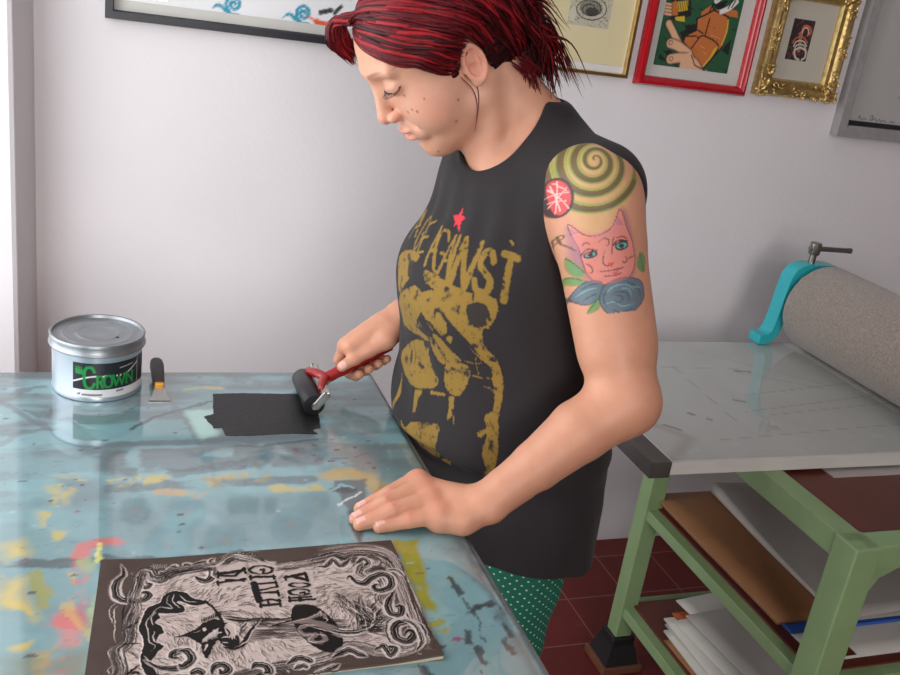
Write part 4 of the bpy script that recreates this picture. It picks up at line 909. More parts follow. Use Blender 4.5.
# ================================================================ sculpting tools: signed distance shapes meshed by surface nets
def nrm(v): v = np.asarray(v, float); return v/np.linalg.norm(v)
def smin(a, b, k):
    h = np.clip(.5+.5*(b-a)/k, 0, 1); return b*(1-h)+a*h-k*h*(1-h)
def smax(a, b, k): return -smin(-a, -b, k)
def cone(P, a, b, ra, rb):
    a = np.asarray(a, float); b = np.asarray(b, float); d = b-a; L2 = d @ d+1e-12
    t = np.clip(((P-a) @ d)/L2, 0, 1); return np.linalg.norm(P-a-t[:, None]*d, axis=1)-(ra+(rb-ra)*t)
def chain(P, pts, rs, k=.004):
    out = None
    for i in range(len(pts)-1):
        c = cone(P, pts[i], pts[i+1], rs[i], rs[i+1]); out = c if out is None else smin(out, c, k)
    return out
def ellip(P, c, r, R=None):
    q = P-np.asarray(c, float)
    if R is not None: q = q @ R
    r = np.asarray(r, float); k0 = np.linalg.norm(q/r, axis=1); k1 = np.linalg.norm(q/r**2, axis=1)+1e-9
    return k0*(k0-1)/k1
def sph(P, c, r): return np.linalg.norm(P-np.asarray(c, float), axis=1)-r
def grp(P, lo, hi, fn, m=.03):
    lo = np.asarray(lo, float); hi = np.asarray(hi, float)
    q = np.maximum(np.maximum(lo-P, P-hi), 0); d = np.linalg.norm(q, axis=1)+.012
    i = np.where(d < m+.012)[0]
    if len(i): d[i] = fn(P[i])
    return d
def mesh_sdf(fn, lo, hi, h, B=8):
    lo = np.asarray(lo, float); n = np.ceil((np.asarray(hi)-lo)/(h*B)).astype(int)
    I = np.stack(np.meshgrid(*[np.arange(k) for k in n], indexing='ij'), -1).reshape(-1, 3)
    keep = []
    for s in range(0, len(I), 200000):
        c = lo+(I[s:s+200000]+.5)*h*B; keep.append(I[s:s+200000][np.abs(fn(c)) < h*B*1.15+.002])
    I = np.concatenate(keep)
    N = n*B+2; st = np.array([N[1]*N[2], N[2], 1], np.int64)
    o = np.stack(np.meshgrid(*[np.arange(B)]*3, indexing='ij'), -1).reshape(-1, 3)
    cells = (I[:, None]*B+o[None]).reshape(-1, 3).astype(np.int64)
    ck = cells @ st
    corners = np.array([[(c >> 2) & 1, (c >> 1) & 1, c & 1] for c in range(8)])
    allk = np.unique((ck[:, None]+(corners @ st)[None]).ravel())
    xyz = np.stack([allk//st[0], (allk//st[1]) % N[1], allk % N[2]], 1)
    val = np.empty(len(allk))
    for s in range(0, len(allk), 400000): val[s:s+400000] = fn(lo+xyz[s:s+400000]*h)
    V8 = val[np.searchsorted(allk, ck[:, None]+(corners @ st)[None])]
    act = (V8.min(1) < 0) & (V8.max(1) >= 0)
    ck = ck[act]; cells = cells[act]; V8 = V8[act]
    od = np.argsort(ck); ck = ck[od]; cells = cells[od]; V8 = V8[od]
    acc = np.zeros((len(ck), 3)); cnt = np.zeros(len(ck))
    for a in range(8):
        for ax in range(3):
            b = a | (4 >> ax)
            if b == a: continue
            m = (V8[:, a] < 0) != (V8[:, b] < 0)
            t = V8[m, a]/(V8[m, a]-V8[m, b]); p = corners[a]+t[:, None]*(corners[b]-corners[a]); acc[m] += p; cnt[m] += 1
    vert = lo+(cells+acc/cnt[:, None])*h
    quads = []
    for ax in range(3):
        e = 4 >> ax; sgn0 = V8[:, 0] < 0; m = sgn0 != (V8[:, e] < 0)
        u, v = [(1, 2), (2, 0), (0, 1)][ax]
        k = ck[m]; ids = [k, k-st[u], k-st[u]-st[v], k-st[v]]
        j = [np.clip(np.searchsorted(ck, q), 0, len(ck)-1) for q in ids]
        ok = np.all([ck[jj] == q for jj, q in zip(j, ids)], axis=0)
        f = np.stack(j, 1)[ok]; fl = sgn0[m][ok]
        f[~fl] = f[~fl][:, ::-1]; quads.append(f)
    F = np.concatenate(quads)
    for it in range(2):
        e = h*.5; d0 = fn(vert); g = np.stack([fn(vert+np.eye(3)[k]*e)-d0 for k in range(3)], 1)/e
        gl = (g*g).sum(1)+1e-6; vert = vert-np.clip(d0/gl, -h*.5, h*.5)[:, None]*g
    return vert, F

# ================================================================ the woman: joints in room coordinates
FA = math.radians(195)
FW = np.array([math.cos(FA), math.sin(FA), 0]); LT = np.array([-math.sin(FA), math.cos(FA), 0]); UP = np.array([0, 0, 1.])
SL = np.array([.590, 1.085, 1.258]); EL = np.array([.618, .944, 1.022]); WL = np.array([.452, .940, .8895])
CH = SL-.152*LT
SR = SL-.284*LT-.032*FW+np.array([0, 0, -.006])
ER = np.array([.60, 1.44, 1.02]); WR = np.array([.447, 1.345, .982])
def tl(P):                                                          # torso coordinates: lateral, forward, height
    z = P[:, 2]; t = np.clip((1.27-z)/.37, 0, 1.3)
    cx = CH[0]+.022*t; cy = CH[1]-.025*t
    dx = P[:, 0]-cx; dy = P[:, 1]-cy
    return dx*LT[0]+dy*LT[1], dx*FW[0]+dy*FW[1], z
def section(P, tab, back_shift=0):
    u, v, z = tl(P); T = np.array(tab)
    a = np.interp(z, T[:, 0], T[:, 1]); bf = np.interp(z, T[:, 0], T[:, 2]); bb = np.interp(z, T[:, 0], T[:, 3])
    b = np.where(v > 0, bf, bb)
    k0 = np.sqrt((u/a)**2+(v/b)**2); k1 = np.sqrt((u/a**2)**2+(v/b**2)**2)+1e-6
    return smax(k0*(k0-1)/k1, z-1.335, .02)
def smooth_tab(t, n=6):
    t = np.array(t, float); s = spl(t, n); return s[np.argsort(s[:, 0])]
BODY_T = smooth_tab([(.78, .175, .12, .125), (.86, .175, .125, .115), (.95, .155, .128, .095), (1.05, .138, .125, .088), (1.13, .135, .115, .09), (1.20, .138, .088, .092), (1.25, .138, .07, .082), (1.285, .12, .052, .066), (1.31, .085, .04, .05), (1.335, .05, .02, .03)])
NK0 = CH+np.array([0.004, 0.0, .035])+FW*-.015                      # base of the neck
# head frame
PITCH, YAW, ROLL = math.radians(43), math.radians(184), math.radians(0)
HF = np.array([math.cos(YAW)*math.cos(PITCH), math.sin(YAW)*math.cos(PITCH), -math.sin(PITCH)])
HL = np.array([-math.sin(YAW), math.cos(YAW), 0]); HU = np.cross(HF, HL)
if ROLL: HL, HU = HL*math.cos(ROLL)+HU*math.sin(ROLL), HU*math.cos(ROLL)-HL*math.sin(ROLL)
HR = np.stack([HF, HL, HU], 1)                                      # local -> world columns
HC = np.array([.425, 1.238, 1.384])
HS = 1.06
def hl(P): return (P-HC) @ HR/HS
def hw(q): return HC+HS*(HR @ np.asarray(q, float))
def both(P, fn): 
    Q = P.copy(); Q[:, 1] = np.abs(Q[:, 1]); return fn(Q)
def head_local(q):
    Q = q.copy(); Q[:, 1] = np.abs(Q[:, 1])
    d = ellip(q, (-.010, 0, .046), (.094, .073, .083))
    d = smin(d, ellip(q, (.040, 0, .050), (.050, .058, .056)), .03)             # forehead
    d = smin(d, ellip(q, (.030, 0, -.012), (.058, .056, .066)), .03)            # mid face
    d = smin(d, ellip(Q, (.050, .036, -.020), (.033, .028, .038)), .022)        # cheek
    d = smin(d, cone(Q, (.006, .050, -.046), (.060, .012, -.078), .013, .015), .026)   # jaw
    d = smin(d, ellip(q, (.040, 0, -.062), (.044, .040, .020)), .02)            # under the chin
    d = smin(d, ellip(q, (.071, 0, -.0755), (.0165, .020, .0155)), .014)         # chin
    d = smin(d, cone(Q, (.090, .006, .050), (.079, .044, .050), .0065, .0055), .014)     # brow
    d = smax(d, -ellip(Q, (.1015, .032, .0315), (.0165, .020, .0125)), .014)       # eye socket
    d = smin(d, ellip(Q, (.0765, .031, .0290), (.0142, .0165, .0130)), .004)    # lid
    d = smax(d, -cone(Q, (.093, .021, .0368), (.084, .046, .0368), .0016, .0014), .003)  # lid fold
    d = smin(d, cone(q, (.088, 0, .036), (.1060, 0, -.003), .0066, .0080), .012)       # bridge
    d = smin(d, sph(q, (.1055, 0, -.0065), .0088), .005)
    d = smin(d, ellip(Q, (.0965, .0115, -.0095), (.0105, .0068, .0072)), .004)  # nostril wing
    d = smax(d, -ellip(Q, (.0995, .0062, -.0160), (.0055, .0032, .0042)), .002)
    d = smin(d, ellip(q, (.079, 0, -.036), (.0165, .027, .021)), .014)          # muzzle
    d = smin(d, ellip(q, (.0925, 0, -.0335), (.0085, .0185, .0056)), .004)      # upper lip
    d = smin(d, ellip(q, (.0905, 0, -.0465), (.0090, .0165, .0062)), .004)      # lower lip
    d = smax(d, -cone(Q, (.1015, 0, -.0400), (.079, .024, -.0405), .0014, .0010), .003)  # between the lips
    d = smax(d, -ellip(q, (.097, 0, -.0570), (.008, .016, .0045)), .008)        # under the lip
    d = smax(d, -cone(q, (.101, 0, -.0225), (.0985, 0, -.028), .0012, .0015), .004)    # philtrum
    d = smax(d, -cone(Q, (.094, .021, -.015), (.084, .030, -.034), .0010, .0012), .007)  # fold beside the mouth
    d = smin(d, ellip(Q, (.081, .026, -.041), (.006, .007, .008)), .008)
    # ear
    an = math.radians(-10); c, s = math.cos(an), math.sin(an)
    E = (Q-np.array([-.006, .0725, .003]))/.82; ex = E[:, 0]*c-E[:, 2]*s; ez = E[:, 0]*s+E[:, 2]*c; ey = E[:, 1]-.32*(-ex)
    rr = np.sqrt((ex/.0165)**2+(ez/.030)**2)+1e-6
    rim = np.hypot((rr-.86)*.020, ey-.0045)-.0036
    lobe = ellip(np.stack([ex, ey, ez], 1), (.004, .002, -.027), (.0075, .0042, .0085))
    plate = np.maximum(np.abs(ey+.001)-.0028, (rr-1)*.016)
    anti = cone(np.stack([ex, ey, ez], 1), (-.006, .002, .016), (-.006, .003, -.014), .0030, .0034)
    trag = sph(np.stack([ex, ey, ez], 1), (.0125, .002, -.006), .0055)
    ear = smin(smin(smin(plate, rim, .003), lobe, .004), smin(anti, trag, .001), .003)
    ear = smax(ear, -sph(np.stack([ex, ey, ez], 1), (.004, .006, -.006), .0068), .003)*.82
    return smin(d, ear, .005)
def f_head(P): return head_local(hl(P))*HS
def f_neck(P):
    a = hw((-.022, 0, -.010)); d = cone(P, NK0, a, .054, .046)
    d = smin(d, cone(P, CH+FW*.045+UP*.006, hw((.022, 0, -.055)), .030, .036), .03)
    d = smin(d, cone(P, CH-FW*.05+LT*.06+UP*.01, hw((-.035, .025, -.045)), .036, .026), .04); d = smin(d, cone(P, CH-FW*.05-LT*.06+UP*.01, hw((-.035, -.025, -.045)), .036, .026), .04)
    # sterno-mastoid cord on the near side
    return smin(d, cone(P, CH+FW*.055+LT*.018+UP*.01, hw((-.012, .055, -.030)), .010, .014), .02)
def f_torso(P):
    d = section(P, BODY_T)
    d = smin(d, cone(P, CH+LT*.075+UP*.012-FW*.015, SL+UP*-.002, .046, .050), .04); d = smin(d, cone(P, CH-LT*.075+UP*.012-FW*.015, SR, .046, .050), .04)
    d = smin(d, ellip(P, CH+LT*.07+FW*.062-UP*.175, (.056, .056, .058)), .05); d = smin(d, ellip(P, CH-LT*.07+FW*.062-UP*.175, (.056, .056, .058)), .05)
    d = smin(d, cone(P, CH+FW*.06-UP*.01+LT*.02, SL+FW*.012+UP*.025, .010, .012), .03)
    return smax(d, 1.0-P[:, 2], .01)
def lerp(a, b, t): return a+(b-a)*t
def f_armL(P):
    out = nrm(np.array([.55, -.83, 0]))
    d = cone(P, SL, EL, .052, .041)
    d = smin(d, ellip(P, lerp(SL, EL, .12)+out*.004, (.056, .056, .066)), .03)                      # deltoid
    d = smin(d, cone(P, lerp(SL, EL, .3)+np.array([.016, .006, -.006]), lerp(SL, EL, .72)+np.array([.014, .004, -.004]), .042, .038), .03)    # triceps
    d = smin(d, cone(P, lerp(SL, EL, .3)+np.array([-.014, -.006, 0]), lerp(SL, EL, .75)+np.array([-.012, -.004, 0]), .038, .034), .03)         # biceps
    fa = chain(P, [EL, lerp(EL, WL, .33)+np.array([-.002, .001, .003]), lerp(EL, WL, .65), lerp(EL, WL, .88), WL], [.0405, .0395, .0315, .0255, .0220], .004)
    d = smin(d, fa, .02)
    d = smin(d, sph(P, EL+np.array([.014, .004, -.006]), .026), .02)                                # point of the elbow
    return d
def f_armR(P):
    d = cone(P, SR, ER, .050, .040); d = smin(d, cone(P, ER, WR, .040, .0235), .03)
    d = smin(d, cone(P, lerp(ER, WR, .1), lerp(ER, WR, .6), .038, .033), .03)
    return d
# ---- hands
def AT(x, y, z): return np.array(at(x, y, z))
T0 = TABLE+.0005
# left hand flat on the table, seen from the little-finger side; joints: knuckle, middle joint, end joint, tip
LH = {'little': ([AT(440, 514, T0+.023), AT(409, 520, T0+.0165), AT(391, 524, T0+.0098), AT(379, 527, T0+.0072)], [.0118, .0096, .0084, .0070]),
      'ring':   ([AT(431, 500, T0+.031), AT(393, 511, T0+.0225), AT(373, 520, T0+.0115), AT(359.5, 524.5, T0+.0070)], [.0124, .0102, .0089, .0074]),
      'middle': ([AT(423, 488, T0+.036), AT(386, 502, T0+.0255), AT(369, 512, T0+.0130), AT(355.5, 518.5, T0+.0072)], [.0124, .0103, .0090, .0075]),
      'index':  ([AT(418, 480, T0+.037), AT(390, 494, T0+.0260), AT(374, 502, T0+.0135), AT(360, 508.5, T0+.0072)], [.0122, .0102, .0089, .0075])}
LTH = ([AT(458, 497, T0+.018), AT(430, 491, T0+.014), AT(408, 489, T0+.0105), AT(392, 490, T0+.008)], [.015, .0115, .0095, .008])
def f_handL(P):
    palm = None
    for k, b in zip(('little', 'ring', 'middle', 'index'), (-.014, -.005, .005, .014)):
        w = nrm(np.cross(WL-EL, UP)); c = cone(P, WL-w*b*1.0+UP*-.004, LH[k][0][0]+UP*-.004, .0160, .0125); palm = c if palm is None else smin(palm, c, .012)
    palm = smin(palm, cone(P, WL-UP*.008, lerp(LH['ring'][0][0], LH['middle'][0][0], .5)-UP*.016, .016, .014), .012)
    palm = smin(palm, cone(P, lerp(WL, LH['little'][0][0], .25)-UP*.008, LH['little'][0][0]-UP*.008, .0145, .0125), .012)   # heel of the hand
    palm = smin(palm, cone(P, AT(463, 520, T0+.0185), LH['little'][0][0]-UP*.006, .0160, .0122), .018)
    palm = smin(palm, cone(P, AT(463, 520, T0+.0185), lerp(EL, WL, .80)-UP*.005, .0165, .0200), .012)
    fing = None
    for k in LH:
        pts, rs = LH[k]; c = chain(P, pts, np.array(rs)*1.07, .0015); fing = c if fing is None else smin(fing, c, .0012)
        palm = smin(palm, sph(P, pts[0]-UP*.001, rs[0]*.98), .012)
    th = chain(P, *LTH, .004)
    return smin(smin(palm, fing, .006), th, .008)
# right hand closed round the brayer handle
HA0 = np.array([BX, BY, TABLE])+np.array(tuple(h0)); HA1 = np.array([BX, BY, TABLE])+np.array(tuple(hd))
HX = nrm(HA1-HA0); HN = nrm(np.cross(HX, UP)); HN = HN if HN[1] < 0 else -HN; HV = np.cross(HN, HX); HV = HV if HV[2] > 0 else -HV   # along, towards camera, up
def HP(s, ang, r): a = math.radians(ang); return HA0+HX*s+HN*(math.sin(a)*r)+HV*(math.cos(a)*r)   # ang from the top, positive towards the camera
RF = []
for s, ds, rf in ((.043, -.004, .0088), (.061, 0, .009), (.079, .002, .0088), (.095, .004, .0078)):
    RF.append(([HP(s+.010, -28, .031), HP(s-.004, -82, .024), HP(s, -150, .0205), HP(s+.004, 170, .0195), HP(s+.006, 128, .0195)], [rf*1.25, rf*1.05, rf, rf*.95, rf*.85]))
RT = ([HP(.106, 42, .036), HP(.076, 40, .026), HP(.050, 40, .0215), HP(.028, 42, .0185)], [.0145, .0115, .0098, .0080])
def f_handR(P):
    palm = None
    for i, (pts, rs) in enumerate(RF):
        c = cone(P, WR+HN*(.010-.007*i), pts[0], .0185, .0125); palm = c if palm is None else smin(palm, c, .014)
    palm = smin(palm, cone(P, lerp(WR, HP(.07, 0, .034), .45), HP(.055, 2, .031), .020, .0135), .014)
    palm = smin(palm, cone(P, WR+HN*.008-UP*.006, RT[0][0], .018, .0145), .014)
    fing = None
    for pts, rs in RF:
        c = chain(P, pts, rs, .003); fing = c if fing is None else smin(fing, c, .0012)
    th = chain(P, *RT, .004)
    d = smin(smin(palm, fing, .005), th, .008)
    return smax(d, -cone(P, HA0-HX*.01, HA1, .0094, .0112), .0015)
def bb(pts, m): p = np.array(pts); return p.min(0)-m, p.max(0)+m
BX_HEAD = bb([hw((x, y, z)) for x in (-.105, .115) for y in (-.085, .085) for z in (-.095, .13)], .004)
def f_body(P):
    d = grp(P, *bb([CH+LT*.2, CH-LT*.2, CH+FW*.17, CH-FW*.12, (CH[0], CH[1], .99), (CH[0], CH[1], 1.40)], .02), f_torso, .06)
    d = smin(d, grp(P, *bb([CH+FW*.08+LT*.1-UP*.04, CH-FW*.11-LT*.1, hw((0, 0, .03))], .08), f_neck, .05), .025)
    d = smin(d, grp(P, *BX_HEAD, f_head, .04), .012)
    d = smin(d, grp(P, *bb([SL, EL, WL], .07), f_armL, .05), .03)
    d = smin(d, grp(P, *bb([SR, ER, WR], .065), f_armR, .05), .03)
    d = smin(d, grp(P, *bb([WL]+[q for k in LH for q in LH[k][0]]+LTH[0], .022), f_handL, .03), .014)
    d = smin(d, grp(P, *bb([WR]+[q for k in RF for q in k[0]]+RT[0], .022), f_handR, .03), .014)
    return d
person = thing('person', 'woman with red hair in black printed tank top rolling ink at the table', 'person', (.58, 1.2, 0))
def KP(o): return keep(o, person)
M_skin = mat('skin', attr='Col', rough=.46, var=.035, scale=70, bump=.03, bscale=600, sss=.25, spec=.35)
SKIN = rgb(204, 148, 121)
QH = .0015 if not globals().get('DRAFT') else .0035
bV, bF = mesh_sdf(f_body, (.26, .86, .84), (.72, 1.52, 1.52), QH)
# ---- skin colouring: lips, brows, nails, moles and the tattoo on the upper arm
def canvas(c, q, deg):
    x = (q[:, 0]-500)/100; y = (q[:, 1]-300)/100
    return np.stack([x**i*y**j for i in range(deg+1) for j in range(deg+1-i)], 1) @ np.array(c)
TS = [-0.021158, 0.047415, -0.017331, -0.013425, -0.009284, 0.556234, 0.211893, 0.026682, -0.001161, -0.709428, -0.201705, -0.012493, 0.421528, 0.064712, -0.095448]
TB = [-0.102278, -0.14692, -0.054988, -0.028689, -0.013487, 0.71572, 0.409988, 0.076412, 0.006108, -1.083722, -0.348984, -0.027332, 0.653747, 0.103237, -0.154128]
bC = np.tile(np.array(SKIN), (len(bV), 1))
hd_ = np.clip((.14-np.linalg.norm(bV-HC, axis=1))*12, 0, 1)[:, None]; bC = bC*(1-hd_)+np.array(rgb(222, 172, 150))*hd_   # face painted lighter than the arms, standing in for window light on it
n = fbm(bV*28, 6)[:, None]; bC *= (.94+.12*n)*np.array([1, .985, .97])**(2*n)
def blot(c, r, col, a, pts=None):
    d = np.linalg.norm((bV if pts is None else pts)-np.asarray(c), axis=1); k = (np.clip(1-d/r, 0, 1)**.8*a)[:, None]; bC[:] = bC*(1-k)+np.asarray(col)*k
RED = rgb(206, 118, 102)
for k in LH:
    for p, r in zip(LH[k][0][:3], (.018, .012, .010)): blot(p+UP*.008, r, RED, .45)
for pts, rs in RF: blot(pts[0], .016, RED, .4)
NAIL = rgb(228, 176, 164)
for k in LH:
    p, r = LH[k]; t_ = nrm(p[3]-p[2]); nl = p[3]-t_*.001+UP*r[3]*.9; q = bV-nl; al = q @ t_; si = q @ nrm(np.cross(t_, UP)); m = (np.abs(al) < .0058) & (np.abs(si) < r[3]*.78) & (q[:, 2] > -.0045) & (cone(bV, p[2], p[3], r[2]*1.07, r[3]*1.07) < .0008)
    bC[m] = NAIL; m2 = m & (al > .0042); bC[m2] = np.array(rgb(232, 188, 172)); m3 = m & ((np.abs(si) > r[3]*.62) | (al < -.0046)); bC[m3] = bC[m3]*.55+np.array(RED)*.35
p, r = RT; t_ = nrm(p[3]-p[2]); q = bV-(p[3]+nrm(HN+HV)*r[3]*.8); m = (np.linalg.norm(q, axis=1) < .0062); bC[m] = NAIL
hq = hl(bV); isb = np.linalg.norm(hq-np.array([0, 0, .02]), axis=1) < .16
def face(c, rad, col, a, sharp=1.0):
    d = np.sqrt((((hq-np.asarray(c))/np.asarray(rad))**2).sum(1)); k = (np.clip((1-d)*2*sharp, 0, 1)*a*isb)[:, None]; bC[:] = bC*(1-k)+np.asarray(col)*k
face((.094, 0, -.0345), (.016, .021, .0066), rgb(206, 128, 116), .55); face((.092, 0, -.0470), (.016, .019, .0075), rgb(212, 122, 116), .8)
face((.109, 0, -.006), (.012, .012, .010), rgb(222, 140, 124), .5); face((.098, .013, -.011), (.010, .008, .009), rgb(214, 126, 110), .5)
face((.060, .055, -.012), (.03, .02, .03), rgb(222, 150, 130), .35); face((-.010, .076, .006), (.03, .02, .035), rgb(216, 130, 112), .4)
face((.086, .032, .030), (.016, .02, .012), rgb(206, 146, 126), .4)
BRW = rgb(150, 96, 74)
for s in (1, -1):
    for t in np.linspace(0, 1, 14): face((.0985-.030*t**1.6, s*(.012+.040*t), .0495+.0045*math.sin(t*2.6)), (.010, .0042, .0030*(1.1-.6*t)), BRW, .42)
MOLE = rgb(136, 78, 60)
for c, r in (((.0791, .0434, .0151), .0013), ((.0856, .0376, -.0058), .0015), ((.0815, .0462, -.0036), .0014), ((.0787, .0512, -.0078), .0017), ((.0317, .0642, -.0243), .0015), ((.0469, .0588, -.0462), .0016), ((.0797, .023, -.0769), .0016), ((.0649, .0601, .0022), .0012), ((.072, .052, -.02), .001), ((.066, .055, -.012), .001)): face(c, (r*1.5,)*3, MOLE, .8)
# tattoo, drawn flat in arm coordinates (distance down the arm, distance across it)
AX = nrm(EL-SL); AO = np.array([-.1, -1, 0]); AO = nrm(AO-AX*(AO @ AX)); AB = np.cross(AX, AO)
rel = bV-SL; ts, tb_, to = rel @ AX, rel @ AB, rel @ AO
ti = np.where((ts > -.06) & (ts < .17) & (np.abs(tb_) < .08) & (to > -.034) & (np.linalg.norm(rel-ts[:, None]*AX, axis=1) < .085))[0]
tz = Art(np.stack([ts[ti], tb_[ti]], 1), (0, 0, 0)); tz.C = bC[ti].copy()
def HX_(*q):
    q = np.array([(530+x/3.554, 140+y/3.554) for x, y in q], float); return np.stack([canvas(TS, q, 4), canvas(TB, q, 4)], 1)
px = .00135
K = rgb(72, 62, 54); GN = rgb(116, 148, 64); TN = rgb(200, 168, 112); YG = rgb(178, 172, 90)
disc = spl(HX_((110, 70), (70, 110), (80, 170), (120, 240), (190, 315), (250, 325), (310, 270), (355, 215), (340, 150), (300, 80), (230, 30), (150, 30)), 5, True)
tz.poly(disc, TN, .6, soft=.006)
for ph, w, col, a in ((0, 5.6, GN, .9), (.6, 3.0, YG, .6), (-.26, 3.0, K, .8), (.3, 2.2, rgb(104, 84, 60), .75)):
    t = np.linspace(.4, 2*PI*4.6, 150); r = 7*(t/(2*PI))**.5*(1+(t/(2*PI))*.9)*2.6; q = np.stack([228+r*np.cos(t+2.6+ph)*1.0, 72+r*np.sin(t+2.6+ph)*.92+r*.16], 1)
    ok = (q[:, 1] < 330) & (q[:, 1] > 2) & (q[:, 0] > 48) & (q[:, 0] < 372); w_ = np.clip(r/40, .35, 1.5)*w*px
    run = []
    for i in range(len(q)):
        if ok[i]: run.append(i)
        if (not ok[i] or i == len(q)-1) and len(run) > 2: tz.line(HX_(*q[run]), w_[run], col, a); run = []
        elif not ok[i]: run = []
c0 = (96, 205); t = np.linspace(0, 2*PI, 33); circ = HX_(*[(c0[0]+57*math.cos(x), c0[1]+66*math.sin(x)) for x in t])
tz.poly(circ, rgb(206, 62, 72), .95, soft=.001); tz.line(circ, 2.2*px, rgb(52, 40, 44))
for q in (((60, 180), (140, 240)), ((130, 170), (62, 245)), ((96, 150), (92, 260)), ((48, 215), (140, 185)), ((70, 165), (110, 250)), ((60, 230), (130, 215)), ((80, 155), (130, 180))): tz.line(HX_(*q), .8*px, rgb(240, 188, 184), .9)
tz.poly(spl(HX_((130, 310), (185, 340), (230, 350), (300, 320), (330, 240), (362, 330), (375, 450), (330, 520), (200, 500), (140, 440)), 4, True), rgb(140, 92, 124), .75, soft=.008)
cat = spl(HX_((136, 298), (150, 350), (172, 390), (184, 430), (205, 480), (245, 512), (300, 512), (350, 490), (372, 440), (366, 370), (345, 310), (322, 244), (298, 300), (270, 326), (225, 342), (182, 332)), 4, True)
tz.poly(cat, rgb(222, 138, 120), .8, soft=.001); tz.line(np.vstack([cat, cat[:1]]), 1.0*px, rgb(112, 66, 66), .9)
for q in (((142, 312), (150, 340), (168, 330)), ((312, 262), (306, 300), (332, 300))): tz.poly(HX_(*q), rgb(172, 112, 140), .8)
for c, rx, ry in (((213, 409), 22, 10), ((326, 375), 22, 13)):
    e = HX_(*[(c[0]+rx*math.cos(x), c[1]+ry*math.sin(x)-4*math.cos(x)) for x in t]); tz.poly(e, rgb(80, 170, 170), 1); tz.line(e, 1.5*px, rgb(40, 30, 36)); tz.ell(HX_(c)[0], 1.6*px, 2.6*px, rgb(20, 24, 28))
    tz.line(spl(HX_((c[0]-34, c[1]+2), (c[0]-10, c[1]-19), (c[0]+22, c[1]-16)), 5), 1.3*px, rgb(60, 36, 44))
for q in (((265, 395), (258, 430), (270, 448), (300, 436)), ((240, 365), (262, 350), (280, 356), (276, 376), (266, 370)), ((190, 440), (215, 450), (222, 470), (206, 474)), ((350, 420), (372, 410)), ((240, 470), (290, 464), (340, 452)), ((255, 486), (300, 482), (330, 470)), ((180, 380), (196, 366), (215, 374)), ((300, 350), (330, 342), (350, 352)), ((334, 410), (346, 424), (336, 436), (326, 428)), ((300, 340), (292, 370), (290, 420))): tz.line(spl(HX_(*q), 5), 1.3*px, rgb(110, 54, 56), .85, taper=.2)
tz.poly(HX_((274, 440), (298, 434), (290, 456)), rgb(206, 66, 56), 1); tz.poly(HX_((285, 474), (318, 464), (305, 480)), rgb(206, 80, 80), .9)
tz.spiral(HX_((105, 352))[0], .0045, .0015, 1.2, 1.1*px, rgb(96, 76, 52)); tz.line(spl(HX_((95, 345), (105, 375), (130, 382), (160, 395)), 5), 1.1*px, rgb(96, 76, 52))
def blob(q, col, ln=rgb(40, 56, 60), a=.9):
    s = spl(HX_(*q), 4, True); tz.poly(s, col, a, soft=.0008); tz.line(np.vstack([s, s[:1]]), .9*px, ln, .85)
for q in (((122, 424), (160, 440), (200, 478), (168, 488), (132, 470)), ((114, 497), (165, 490), (205, 505), (150, 520)), ((205, 612), (228, 565), (250, 555), (248, 595), (222, 612)), ((390, 400), (410, 420), (404, 470), (380, 450))): blob(q, rgb(74, 142, 84), rgb(150, 130, 60)); tz.line(HX_(q[0], q[2]), .7*px, rgb(40, 80, 56))
TQ, TQD, TQL = rgb(52, 104, 122), rgb(34, 70, 88), rgb(110, 158, 166)
blob(((140, 562), (180, 515), (235, 500), (262, 520), (250, 560), (205, 585), (165, 580)), TQ); blob(((262, 520), (300, 498), (350, 488), (396, 505), (404, 560), (372, 606), (330, 632), (285, 622), (252, 585), (250, 545)), TQ)
for q, c in ((((160, 560), (200, 535), (240, 525)), TQL), (((185, 575), (215, 555), (245, 545)), TQD), (((175, 535), (215, 515), (250, 510)), TQD), (((270, 545), (300, 520), (345, 515), (370, 535)), TQL), (((280, 560), (310, 540), (345, 545), (352, 570)), TQD), (((262, 585), (300, 575), (330, 590), (372, 580)), TQL), (((290, 600), (325, 612), (370, 596)), TQD), (((300, 555), (320, 552), (330, 566), (312, 578), (300, 568)), TQD), (((340, 500), (385, 530), (390, 560)), TQD), (((276, 530), (262, 560), (270, 590)), TQD), (((360, 520), (392, 525)), TQL), (((320, 528), (350, 530), (362, 556)), TQL)): tz.line(spl(HX_(*q), 5), 1.3*px, c, .9, taper=.2)
for q, c in ((((150, 350), (170, 380), (200, 400)), rgb(196, 120, 130)), (((230, 345), (290, 330), (310, 300)), rgb(196, 120, 140)), (((200, 480), (240, 500), (300, 500), (350, 480)), rgb(200, 116, 116))): tz.line(spl(HX_(*q), 5), 5*px, c, .4, soft=.004)
k = np.clip((to[ti]+.034)/.012, 0, 1)[:, None]; bC[ti] = bC[ti]*(1-k*.93)+tz.C*k*.93
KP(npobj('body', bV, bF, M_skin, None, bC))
# lashes
M_lash = mat('dark_lash', rgb(30, 22, 24), .7)
for s in (1, -1):
    bm = bmesh.new()
    L_pts = [hw(p) for p in spl([(.0912, s*.0165, .0262), (.0918, s*.0250, .0248), (.0900, s*.0335, .0247), (.0845, s*.0420, .0258), (.0775, s*.0480, .0285)], 5)]
    tube(bm, L_pts, [.0005]+[.0011]*(len(L_pts)-2)+[.0005], 6)
    for i in range(2, len(L_pts), 2) if s > 0 else (): tube(bm, [L_pts[i], L_pts[i]+HS*(HR @ np.array([.0045, s*.0012, -.0030])), L_pts[i]+HS*(HR @ np.array([.0072, s*.002, -.0026]))], [.0006, .00045, .0002], 5)
    KP(obj('eyelashes', bm, M_lash, smooth=180))
